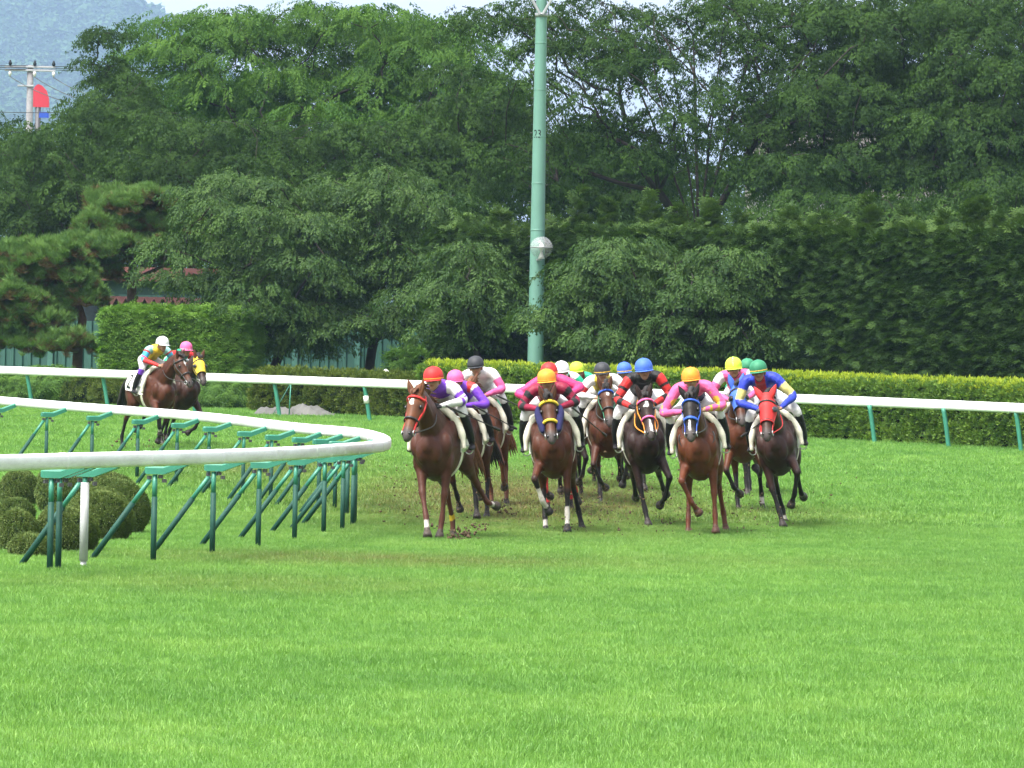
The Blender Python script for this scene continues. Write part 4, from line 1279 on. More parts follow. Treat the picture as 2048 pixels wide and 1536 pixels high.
# ================================================================== HORSES AND RIDERS
m_coat = vcol('horse_coat', 0.50, 0.20, 7, 0.40, 0.10, 13, 0.0)
m_silk = vcol('rider_silks', 0.55, 0.25, 8, 0.24, 0.5, 9, 0.0)
m_hair = {}
m_eye = simple('eye', (0.006, 0.005, 0.005), 0.1, 0.6)
m_leather = simple('black_leather', (0.016, 0.014, 0.014), 0.45, 0.4)
m_steel = simple('bit_steel', (0.5, 0.5, 0.52), 0.3, 0.5, 0.8)
m_cloth = simple('white_saddle_cloth', (0.66, 0.65, 0.60), 0.8, 0.2, var=0.08, bmp=0.3)
m_pad = simple('cream_pad', (0.60, 0.57, 0.48), 0.85, 0.15, var=0.15, scale=12, bmp=0.4)
m_gold = simple('tan_saddle_pad', (0.36, 0.24, 0.075), 0.8, 0.2, var=0.2)
m_goggle = simple('dark_goggles', (0.010, 0.011, 0.013), 0.12, 0.6)
m_glove = simple('black_glove', (0.015, 0.015, 0.016), 0.6, 0.3)
def cm(name, col, rough=0.5):
    return simple(name, col, rough, 0.3, var=0.12, scale=14, bmp=0.15)
CLR = dict(red=(0.60, 0.030, 0.030), pink=(0.78, 0.125, 0.33), hot=(0.74, 0.050, 0.20), purple=(0.19, 0.055, 0.56), white=(0.74, 0.73, 0.74), charcoal=(0.040, 0.042, 0.050),
           orange=(0.85, 0.29, 0.030), maroon=(0.26, 0.012, 0.045), black=(0.012, 0.012, 0.014), yellow=(0.78, 0.55, 0.045), lime=(0.56, 0.76, 0.06), blue=(0.035, 0.11, 0.56),
           cblue=(0.060, 0.150, 0.60), royal=(0.030, 0.055, 0.50), green=(0.020, 0.40, 0.22), cgreen=(0.035, 0.22, 0.115), cyan=(0.06, 0.42, 0.66), ice=(0.36, 0.66, 0.68), mustard=(0.50, 0.38, 0.03), sand=(0.70, 0.62, 0.22),
           skin=(0.44, 0.235, 0.155), boot=(0.015, 0.013, 0.016), navy=(0.018, 0.018, 0.075), gold=(0.72, 0.43, 0.05), grey=(0.45, 0.45, 0.47))
for _k in CLR:
    CLR[_k] = tuple(c * 0.80 for c in CLR[_k])
COAT = dict(chestnut=(0.115, 0.036, 0.014), liver=(0.062, 0.021, 0.012), bay=(0.070, 0.021, 0.009), redbay=(0.092, 0.026, 0.009), brown=(0.030, 0.012, 0.008), darkbay=(0.020, 0.009, 0.007))

FORE = dict(down=((0.07, -0.41), (0.09, -0.72), (0.14, -0.885)), reach=((0.20, -0.38), (0.33, -0.67), (0.42, -0.86)), fold=((0.37, -0.22), (0.29, -0.51), (0.21, -0.62)),
            lift=((0.28, -0.32), (0.14, -0.58), (-0.02, -0.66)), back=((-0.14, -0.40), (-0.36, -0.62), (-0.46, -0.77)), tuck=((0.30, -0.30), (0.03, -0.44), (-0.08, -0.36)))
HIND = dict(push=((0.10, -0.28), (-0.24, -0.60), (-0.42, -0.95), (-0.40, -1.15)), under=((0.25, -0.22), (0.08, -0.60), (0.20, -0.96), (0.28, -1.14)),
            swing=((0.22, -0.22), (-0.06, -0.50), (-0.28, -0.76), (-0.46, -0.80)), trail=((0.02, -0.28), (-0.36, -0.52), (-0.66, -0.74), (-0.84, -0.80)))
TORSO = np.array([(-.90, 1.27, .08, .11), (-.78, 1.26, .20, .24), (-.56, 1.24, .275, .315), (-.25, 1.21, .270, .315), (.08, 1.165, .285, .37), (.34, 1.165, .268, .425), (.54, 1.165, .245, .36), (.70, 1.19, .175, .235), (.77, 1.21, .10, .13)])
def torso_at(x):
    return [np.interp(x, TORSO[:, 0], TORSO[:, k]) for k in (1, 2, 3)]
HEADP = np.array([(-.10, .070, .085, .0), (0, .082, .105, -.005), (.14, .103, .135, -.02), (.30, .112, .142, -.032), (.48, .088, .112, -.02), (.68, .067, .083, -.004), (.84, .068, .075, .0), (.94, .062, .064, -.006), (1.0, .045, .048, -.012)])
HLEN = 0.64
def near(v, segs):
    """index of the closest bone for every vertex and the place along it; segs: arrays of x,y,z,a,b"""
    best = np.full(len(v), 1e9); lab = np.zeros(len(v), int); tt = np.zeros(len(v))
    for i, S in enumerate(segs):
        k = len(S)
        d = np.linalg.norm(v[:, None, :] - S[None, :, :3], axis=2) / np.maximum(0.02, (S[:, 3] + S[:, 4]) / 2)[None]
        j = d.argmin(1); m = d[np.arange(len(v)), j]
        w = m < best
        best[w] = m[w]; lab[w] = i; tt[w] = (j / (k - 1))[w]
    return lab, tt
def horse(o):
    """o: dict of pose, coat, markings and tack; returns the root"""
    loc = G(o['x'], o['d'])
    yaw = R(o.get('yaw', 0))
    fwd = Vector((-math.sin(yaw), -math.cos(yaw), 0))
    base = Vector(loc) - fwd * 0.62
    base.z = gz(base.y) + o.get('z', -0.05)
    rz = math.atan2(fwd.y, fwd.x)
    sc = o.get('sc', 1.0)
    root = tag(empty('racehorse', base, rz, sc), o['label'], 'horse', 'galloping racehorses')
    root.rotation_euler.x = R(o.get('lean', 0))
    mb = MB(); segs = []; labs = []
    def L(lab, ctrl, **k):
        segs.append(loft(mb, ctrl, **k)); labs.append(lab)
    L('body', [(x, 0, z, a, b) for x, z, a, b in TORSO], n=18, sub=4)
    hy, hl = R(o.get('hyaw', 0)), o.get('hlow', 0.0)
    poll = np.array([1.13, 0.10 * math.sin(hy), 1.80 - hl])
    L('neck', [(.34, 0, 1.30, .19, .33), (.58, 0.0, 1.44, .155, .27), (.82, 0.03 * math.sin(hy), 1.60 - hl * .4, .115, .195), (1.02, 0.08 * math.sin(hy), 1.74 - hl * .8, .09, .145), (1.13, .1 * math.sin(hy), 1.80 - hl, .075, .11)], n=14)
    # head frame
    pit = R(o.get('hpitch', 53))
    D = np.array([math.cos(pit) * math.cos(hy), math.cos(pit) * math.sin(hy), -math.sin(pit)])
    Sd = np.array([-math.sin(hy), math.cos(hy), 0.0])
    N = np.cross(D, Sd); N = N if N[2] > 0 else -N
    Sd = np.cross(N, D)
    def H(t, s=0.0, n=0.0):
        return poll + D * (t * HLEN) + Sd * s + N * n
    def hp(t):
        return [np.interp(t, HEADP[:, 0], HEADP[:, k]) for k in (1, 2, 3)]
    L('head', [(*H(t, 0, off), a, b) for t, a, b, off in HEADP], up=tuple(N), n=14)
    legs = o['legs']
    hoofs = []
    for side, kind, sp in (('R', legs[0], -1), ('L', legs[1], 1)):
        spl = o.get('splay', (0, 0))[0 if side == 'R' else 1]
        k, f_, h_ = FORE[kind]
        y0 = 0.15 * sp
        e = np.array([0.47, 0.165 * sp, 1.00])
        kn = e + np.array([k[0], spl * 0.35, k[1]]); ft = e + np.array([f_[0], spl * 0.8, f_[1]]); hf = e + np.array([h_[0], spl, h_[1]])
        if kind in ('fold', 'lift', 'tuck'):
            kn = kn + np.array([0, .085 * sp, 0]); ft = ft + np.array([0, .0 * sp, 0]); hf = hf - np.array([0, .055 * sp, 0])
        up = (1, 0, 0)
        L('fore' + side, [(.50, y0, 1.26, .10, .17), (*e, .085, .125), (*(e * .5 + kn * .5), .062, .075), (*(e * .12 + kn * .88), .047, .05), (*kn, .050, .052), (*(kn * .75 + ft * .25), .037, .041), (*(kn * .4 + ft * .6), .031, .036), (*ft, .040, .046), (*(ft * .5 + hf * .5), .033, .037), (*hf, .046, .050)], up=up, n=10, sub=3)
        hoofs.append((ft, hf, labs[-1]))
    for side, kind, sp in (('R', legs[2], -1), ('L', legs[3], 1)):
        st, hk, ft, hf = HIND[kind]
        h0 = np.array([-.56, 0.135 * sp, 1.22])
        spl = o.get('hsplay', (0, 0))[0 if side == 'R' else 1]
        P_ = [h0 + np.array([q[0], 0.03 * sp + spl * w, q[1]]) for q, w in ((st, .1), (hk, .4), (ft, .8), (hf, 1.0))]
        st, hk, ft, hf = P_
        L('hind' + side, [(*h0, .14, .23), (*st, .125, .17), (*(st * .5 + hk * .5), .075, .095), (*(st * .12 + hk * .88), .045, .058), (*hk, .045, .060), (*(hk * .7 + ft * .3), .035, .042), (*(hk * .3 + ft * .7), .032, .037), (*ft, .040, .046), (*(ft * .5 + hf * .5), .034, .038), (*hf, .047, .051)], up=(1, 0, 0), n=10, sub=3)
        hoofs.append((ft, hf, labs[-1]))
    # muscles: breast and forearm swell, jowl
    for s in (-1, 1):
        ellipsoid(mb, (.715, .085 * s, 1.12), (.115, .080, .16), 12, 8)
        ellipsoid(mb, (.61, .182 * s, 1.19), (.10, .078, .15), 12, 8)
        ellipsoid(mb, (.51, .195 * s, 1.00), (.085, .062, .15), 10, 6)
        ellipsoid(mb, (.30, .215 * s, 1.33), (.17, .06, .17), 10, 6)
        loft(mb, [(.62, .07 * s, 1.33, .05, .07), (.84, .062 * s, 1.52, .045, .06), (1.04, .05 * s, 1.68, .035, .045)], n=8, sub=3)
        ellipsoid(mb, (-.62, .12 * s, 1.12), (.22, .13, .26), 10, 6)
        ellipsoid(mb, H(.26, .05 * s, -.06), (.06, .045, .07), 8, 6)
    v, f = remeshed(mb, 0.0185, 2)
    lab, tt = near(v, segs)
    coat = np.array(COAT[o['coat']]) * o.get('tone', 1.0)
    cols = np.tile(coat, (len(v), 1))
    face = np.array(o.get('face', coat * 1.2))
    pts = np.array(o.get('points', (0.014, 0.012, 0.012)))
    lh = np.array(labs)[lab]
    # belly and flank a little lighter brown, top darker: coat pattern
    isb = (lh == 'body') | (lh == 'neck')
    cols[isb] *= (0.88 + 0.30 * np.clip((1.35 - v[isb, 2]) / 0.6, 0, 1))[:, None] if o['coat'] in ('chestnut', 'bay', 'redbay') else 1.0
    def smooth(a, b, x):
        q = np.clip((x - a) / (b - a), 0, 1); return q * q * (3 - 2 * q)
    dark_leg = o.get('darkleg', 0.42)
    for i, ln in enumerate(labs):
        if ln[:4] not in ('fore', 'hind'):
            continue
        w = lab == i
        s = smooth(dark_leg - .12, dark_leg + .12, tt[w])[:, None] * o.get('legdark', 1.0)
        cols[w] = cols[w] * (1 - s) + pts * s
        if ln in o.get('wraps', {}):
            t0, t1, cc = o['wraps'][ln]
            q = w & (tt > t0) & (tt < t1); cols[q] = CLR[cc]
        if ln in o.get('socks', {}):
            q = w & (tt > o['socks'][ln]); cols[q] = (0.50, 0.46, 0.42)
        q = w & (tt > 0.955)
        cols[q] = o.get('hoofcol', (0.045, 0.038, 0.034))
    w = lh == 'head'
    rel = v - poll
    th = (rel @ D) / HLEN; sh = rel @ Sd; nh = rel @ N
    cols[w] = face * 0.66
    mz = w & (th > 0.70)
    s = smooth(.72, .90, th[mz])[:, None]
    cols[mz] = cols[mz] * (1 - s) + np.array((0.075, 0.062, 0.060)) * s
    s = np.exp(-((th - .33) / .09) ** 2 - ((np.abs(sh) - .10) / .05) ** 2 - ((nh - .03) / .06) ** 2) * 0.75
    cols[w] = cols[w] * (1 - s[w, None]) + np.array((0.018, 0.013, 0.012)) * s[w, None]
    top = w & (nh > 0.02)
    for t0, t1, wd, dx in o.get('blaze', []):
        mid, hl_ = (t0 + t1) / 2, (t1 - t0) / 2
        q = top & (np.abs(th - mid) < hl_) & (np.abs(sh - dx) < wd * np.sqrt(np.clip(1 - ((th - mid) / hl_) ** 2, 0, 1)))
        cols[q] = (0.70, 0.69, 0.68)
    # hooves and ears join the same mesh, unsmoothed
    ex = MB()
    excol = []
    def addpart(build_fn, col):
        n0 = ex.n; build_fn(); excol.append(np.tile(col, (ex.n - n0, 1)))
    for ft, hf, _ in hoofs:
        d_ = (hf - ft); d_ /= np.linalg.norm(d_)
        addpart(lambda: loft(ex, [(*(hf - d_ * .015), .044, .047), (*(hf + d_ * .03), .054, .060), (*(hf + d_ * .065), .060, .068)], up=(1, 0, 0), n=12, sub=1, cap='flat'), o.get('hoofcol', (0.045, 0.038, 0.034)))
    earcol = np.array(o.get('earcol', face))
    for s in (-1, 1):
        b = H(0.02, .058 * s, .055)
        dirn = np.array([0.10, 0, 1.0]) * 1.0 + Sd * s * o.get('earout', 0.28) + D * o.get('earfwd', -0.05)
        dirn /= np.linalg.norm(dirn)
        earcol_ = earcol * .66
        addpart(lambda: loft(ex, [(*(b - dirn * .03), .030, .028), (*(b + dirn * .03), .038, .026), (*(b + dirn * .09), .036, .018), (*(b + dirn * .145), .018, .010), (*(b + dirn * .18), .003, .003)], up=tuple(N * 1.0 + D * 0.2), n=10, sub=3), earcol_)
        addpart(lambda: loft(ex, [(*(b + dirn * .02 + N * .016), .018, .014), (*(b + dirn * .08 + N * .012), .020, .010), (*(b + dirn * .14 + N * .005), .006, .004)], up=tuple(N), n=8, sub=2), earcol * 0.35)
    ev = ex.verts(); ef = [tuple(i + len(v) for i in q) for q in ex.f]
    av = np.concatenate([v, ev])
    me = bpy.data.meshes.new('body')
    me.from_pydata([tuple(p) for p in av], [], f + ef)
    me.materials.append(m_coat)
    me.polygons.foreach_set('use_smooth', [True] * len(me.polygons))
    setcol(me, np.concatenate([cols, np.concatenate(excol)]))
    link(bpy.data.objects.new('body', me), root)
    # eyes, nostrils
    for s in (-1, 1):
        if not o.get('hood_closed'):
            a, b, of = hp(.32)
            m = MB(); ellipsoid(m, H(.32, (a - .012) * s, .035), (.024, .02, .026), 10, 8); build('eye', m, m_eye, root)
        m = MB(); loft(m, [(*H(.885, .030 * s, .048), .008, .006), (*H(.91, .042 * s, .046), .017, .012), (*H(.935, .048 * s, .036), .009, .008)], up=tuple(N), n=8, sub=2); build('nostril', m, m_eye, root)
    m = MB(); loft(m, [(*H(.90, -.055, -.045), .004, .004), (*H(.985, 0, -.03), .006, .006), (*H(.90, .055, -.045), .004, .004)], up=tuple(N), n=6, sub=4); build('mouth', m, m_eye, root)
    # mane, forelock, tail
    hc = tuple(o.get('hair', (0.016, 0.013, 0.012)))
    if hc not in m_hair:
        m_hair[hc] = simple('horse_hair_%d' % len(m_hair), hc, 0.6, 0.3, var=0.35, scale=30, bmp=0.6)
    mh = m_hair[hc]
    m = MB()
    for i in range(16):
        t = i / 15
        c = np.array([.46, 0, 1.60]) * (1 - t) + (poll + N * .09 + np.array([-.03, 0, .05])) * t
        c = c + np.array([0, 0, .045 * math.sin(math.pi * t)])
        sgn = o.get('maneside', 1)
        e = c + np.array([-.16 - .05 * random.random(), sgn * (.06 + .05 * random.random()), .05 - .09 * random.random()])
        loft(m, [(*(c - np.array([0, 0, .04])), .02, .035), (*(c * .6 + e * .4 + np.array([0, 0, .03])), .016, .03), (*e, .004, .006)], up=(0, 1, 0), n=6, sub=3)
    build('mane', m, mh, root)
    if o.get('forelock', True):
        m = MB()
        for i in range(9):
            a = (i - 4) / 4
            c = H(-.03, .03 * a, .10)
            w_ = o.get('forelock_size', 1.0)
            e = H(.05 + .13 * w_ * random.random(), .05 * a * w_, .14 + .02 * random.random())
            loft(m, [(*c, .016, .014), (*(c * .5 + e * .5 + N * .03 * w_), .018 * w_, .014), (*e, .004, .004)], up=tuple(Sd), n=6, sub=3)
        build('forelock', m, mh, root)
    m = MB()
    for i in range(9):
        a = (i - 4) / 4
        tail = [(-.84, .01 * a, 1.42, .03, .03), (-1.02, .03 * a, 1.40, .04, .035), (-1.24, .07 * a + .02, 1.22 + .03 * random.random(), .04, .03), (-1.42 + .06 * random.random(), .12 * a + .05, .96, .03, .025), (-1.52 + .1 * random.random(), .15 * a + .06, .70 + .1 * random.random(), .004, .004)]
        loft(m, tail, up=(0, 1, 0), n=6, sub=3)
    build('tail', m, mh, root)
    # ---- tack
    def ring(m, t, infl, wd, t2=None, a0=0, a1=360, mat=0, thick=0.010):
        """strap round the head at t (to t2 underneath)"""
        pts = []
        k = 26
        for i in range(k + 1):
            q = R(a0 + (a1 - a0) * i / k)
            tq = t if t2 is None else t + (t2 - t) * (1 - math.sin(q)) / 2
            a, b, of = hp(tq)
            pts.append(H(tq, math.cos(q) * (a * infl + .004), math.sin(q) * (b * infl + .004) + of))
        C = [[*p, wd, thick] for p in pts]
        prev = None
        V = []
        for i, p in enumerate(pts):
            c = np.array(p); ctr = H(t, 0, hp(t)[2])
            outw = c - ctr; outw -= D * (outw @ D); outw /= np.linalg.norm(outw)
            V += [c - D * wd - outw * thick * .3, c + D * wd - outw * thick * .3, c + D * wd * .75 + outw * thick, c - D * wd * .75 + outw * thick]
        n_ = len(pts)
        fcs = [(i * 4 + j, i * 4 + (j + 1) % 4, (i + 1) * 4 + (j + 1) % 4, (i + 1) * 4 + j) for i in range(n_ - 1) for j in range(4)] + [(3, 2, 1, 0), tuple(range(n_ * 4 - 4, n_ * 4))]
        m.add(V, fcs, mat)
    bc = o.get('bridle', {})
    mc = lambda c: m_leather if c == 'leather' else cm('strap_' + c, CLR[c])
    br = MB(); ring(br, .17, 1.04, .014, .10, -200, 20)
    bridle = build('bridle', br, mc(bc.get('crown', 'leather')), root)
    for s in (-1, 1):
        m = MB()
        pts = []
        for t in np.linspace(.02, .86, 9):
            a, b, of = hp(t); pts.append(H(t, (a * 1.03 + .006) * s, of - .012 + .03 * (t - .3)))
        loft(m, [(*p, .006, .016 * bc.get('cheek_w', 1.0)) for p in pts], up=tuple(D * 0 + N), n=6, sub=2)
        build('cheek_strap', m, mc(bc.get('cheek', 'leather')), bridle)
        m = MB(); c = H(.86, (.076) * s, -.012)
        q = [c + D * math.cos(a) * .034 + N * math.sin(a) * .034 for a in np.linspace(0, 2 * math.pi, 13)]
        tube(m, q, .006, 6); build('bit_ring', m, m_steel, bridle)
    m = MB(); ring(m, .16, 1.05, bc.get('brow_w', .015), None, 15, 165, thick=bc.get('brow_t', .010)); build('browband', m, mc(bc.get('brow', 'leather')), bridle)
    m = MB(); ring(m, bc.get('nose_at', .60), 1.05, bc.get('nose_w', .015), None, 0, 360, thick=bc.get('nose_t', .010)); build('noseband', m, mc(bc.get('nose', 'leather')), bridle)
    if o.get('fleece'):
        for s in (-1, 1):
            m = MB()
            loft(m, [(*H(t, (hp(t)[0] + .035) * s, hp(t)[2] + .0), r_, r_ * 1.1) for t, r_ in ((.16, .03), (.28, .045), (.45, .05), (.62, .045), (.74, .03))], up=tuple(N), n=10, sub=3)
            build('cheek_fleece', m, cm('fleece_' + o['fleece'], CLR[o['fleece']], 0.95), bridle)
    # hood
    if o.get('hood'):
        hc_ = o['hood']
        t1 = o.get('hood_to', .62)
        m = MB()
        rows = [(*H(t, 0, hp(t)[2]), hp(t)[0] * 1.07 + .004, hp(t)[1] * 1.07 + .004) for t in np.linspace(-.08, t1, 9)]
        loft(m, rows, up=tuple(N), n=20, sub=2, cap='flat')
        hood = build('hood', m, cm('hood_' + hc_, CLR[hc_], 0.65), root)
        for s in (-1, 1):
            a, b, of = hp(.33)
            m = MB()
            c = H(.33, (a * 1.02 + .002) * s, .045)
            od = Sd * s * .8 + N * .6; od /= np.linalg.norm(od)
            M = Vector(od).to_track_quat('Z', 'Y').to_matrix()
            ellipsoid(m, c + od * .004, (.050, .042, .022), 14, 6, M=M, lo=0, hi=90)
            build('eye_cup', m, cm('eyecup_' + o.get('cup', 'black'), CLR[o.get('cup', 'black')], 0.3), hood)
            b_ = H(0.02, .058 * s, .055)
            dirn = np.array([0.10, 0, 1.0]) + Sd * s * o.get('earout', 0.28) + D * o.get('earfwd', -0.05); dirn /= np.linalg.norm(dirn)
            if o.get('hood_ears', True):
                m = MB(); loft(m, [(*(b_ - dirn * .03), .040, .038), (*(b_ + dirn * .03), .045, .034), (*(b_ + dirn * .09), .043, .027), (*(b_ + dirn * .15), .024, .016), (*(b_ + dirn * .19), .004, .004)], up=tuple(N + D * .2), n=10, sub=3)
                build('ear_cover', m, cm('hood_' + hc_, CLR[hc_], 0.65), hood)
        m = MB(); ring(m, t1, 1.10, .010); build('hood_edge', m, cm('hood_edge_' + o.get('hood_edge', hc_), CLR[o.get('hood_edge', hc_)], 0.6), hood)
    # saddle cloth draped over the back
    def drape(x0, x1, ang, infl, off, nx_=10, na=22, th=.012, flare=0.0):
        V = []
        for lay in (1, 0):
            for i in range(nx_ + 1):
                x = x0 + (x1 - x0) * i / nx_
                zc, a, b = torso_at(x)
                for j in range(na + 1):
                    q = R(-ang + 2 * ang * j / na)
                    e = infl + flare * abs(math.sin(q)) ** 3 * max(0, -math.cos(q) + .4)
                    wav = .006 * math.sin(i * 1.7 + j * 0.9)
                    V.append((x, math.sin(q) * (a * e + off + wav - (0 if lay else th)), zc + math.cos(q) * (b * e + off - (0 if lay else th))))
        k = (nx_ + 1) * (na + 1)
        idx = lambda l, i, j: l * k + i * (na + 1) + j
        F = []
        for i in range(nx_):
            for j in range(na):
                F.append((idx(0, i, j), idx(0, i + 1, j), idx(0, i + 1, j + 1), idx(0, i, j + 1)))
                F.append((idx(1, i, j), idx(1, i, j + 1), idx(1, i + 1, j + 1), idx(1, i + 1, j)))
        for i in range(nx_):
            for j in (0, na):
                F.append((idx(0, i, j), idx(0, i + 1, j), idx(1, i + 1, j), idx(1, i, j)))
        for j in range(na):
            for i in (0, nx_):
                F.append((idx(0, i, j), idx(0, i, j + 1), idx(1, i, j + 1), idx(1, i, j)))
        return V, F
    m = MB(); m.add(*drape(o.get('cloth_back', -.44), .22, 100, 1.03, .012))
    cloth = build('saddle_cloth', m, m_cloth, root)
    m = MB(); m.add(*drape(-.22, .31, 78, 1.05, .034, th=.03, flare=.10)); build('saddle_pad', m, mc(o['padcol']) if o.get('padcol') in CLR else (m_gold if o.get('padcol') == 'tan' else m_pad), root)
    for s in (-1, 1):     # front roll of the pad
        m = MB(); rows = []
        for q in np.linspace(8, 92, 10):
            zc, a, b = torso_at(.31)
            w_ = .046 if q < 74 else .03
            rows.append((.315, s * math.sin(R(q)) * (a * 1.05 + .036 + .02 * q / 80), zc + math.cos(R(q)) * (b * 1.05 + .036), w_, w_))
        loft(m, rows, up=(1, 0, 0), n=8, sub=2); build('pad_roll', m, m_pad, root)
    m = MB(); loft(m, [(-.30, 0, 1.585, .10, .03), (-.12, 0, 1.58, .13, .035), (.10, 0, 1.60, .10, .04), (.20, 0, 1.62, .05, .03)], n=12, sub=3); build('saddle', m, m_leather, root)
    m = MB(); V = []
    zc, a, b = torso_at(.16)
    k = 24
    for i in range(k + 1):
        q = R(95 + 170 * i / k)
        for x in (.10, .19):
            for e in (0.004, .016):
                V.append((x, math.sin(q) * (a + e), zc + math.cos(q) * (b + e)))
    F = []
    for i in range(k):
        b0, b1 = i * 4, i * 4 + 4
        F += [(b0, b0 + 2, b1 + 2, b1), (b0 + 1, b1 + 1, b1 + 3, b0 + 3), (b0, b1, b1 + 1, b0 + 1), (b0 + 2, b0 + 3, b1 + 3, b1 + 2)]
    m.add(V, F); build('girth', m, m_pad, root)
    for s in (-1, 1):
        m = MB(); loft(m, [(.08, .30 * s, 1.52, .004, .012), (.06, .355 * s, 1.3, .004, .012), (.05, .372 * s, 1.17, .004, .012)], up=(0, 1, 0), n=6, sub=2)
        st = build('stirrup_leather', m, m_leather, root)
        m = MB(); q = [np.array([.05 + .0 * a, .345 * s + .05 * math.sin(a), 1.125 + .055 * math.cos(a)]) for a in np.linspace(0, 2 * math.pi, 13)]
        tube(m, q, .008, 6); build('stirrup', m, m_steel, st)
    # reins and breast strap
    for s in (-1, 1):
        m = MB(); c = H(.86, .076 * s, -.015)
        mid = np.array([.92, .17 * s, 1.45])
        e = np.array([.66, .10 * s, 1.63])
        C = catmull([c, mid * .8 + c * .2, e], 6)
        tube(m, C, .008, 6); build('rein', m, mc(o.get('rein', 'leather')), root)
    if o.get('necksrap'):
        m = MB(); rows = []
        for q in np.linspace(-110, 110, 20):
            rows.append((.66 + .05 * math.cos(R(q)), math.sin(R(q)) * .23, 1.27 - .17 * math.cos(R(q)) + .04, .010, .016))
        loft(m, rows, up=(1, 0, 0), n=6, sub=1); build('neck_strap', m, m_leather, root)
    if o.get('number'):
        tv, tf = text_mesh(o['number'], 0.42, 0.95)
        for s in (1,) if o.get('numside', 1) > 0 else (-1,):
            V = []
            for x, y, _ in tv:
                xx = -.43 + x
                q = R(70) - y / .33
                zc, a, b = torso_at(xx)
                V.append((xx, s * (math.sin(q) * (a * 1.03 + .0185)), zc + math.cos(q) * (b * 1.03 + .0185)))
            m = MB(); m.add(V, tf if s > 0 else [tuple(reversed(q)) for q in tf]); build('number', m, m_ink, cloth, smooth=False)
    o['_fr'] = (base, rz, sc)
    return root

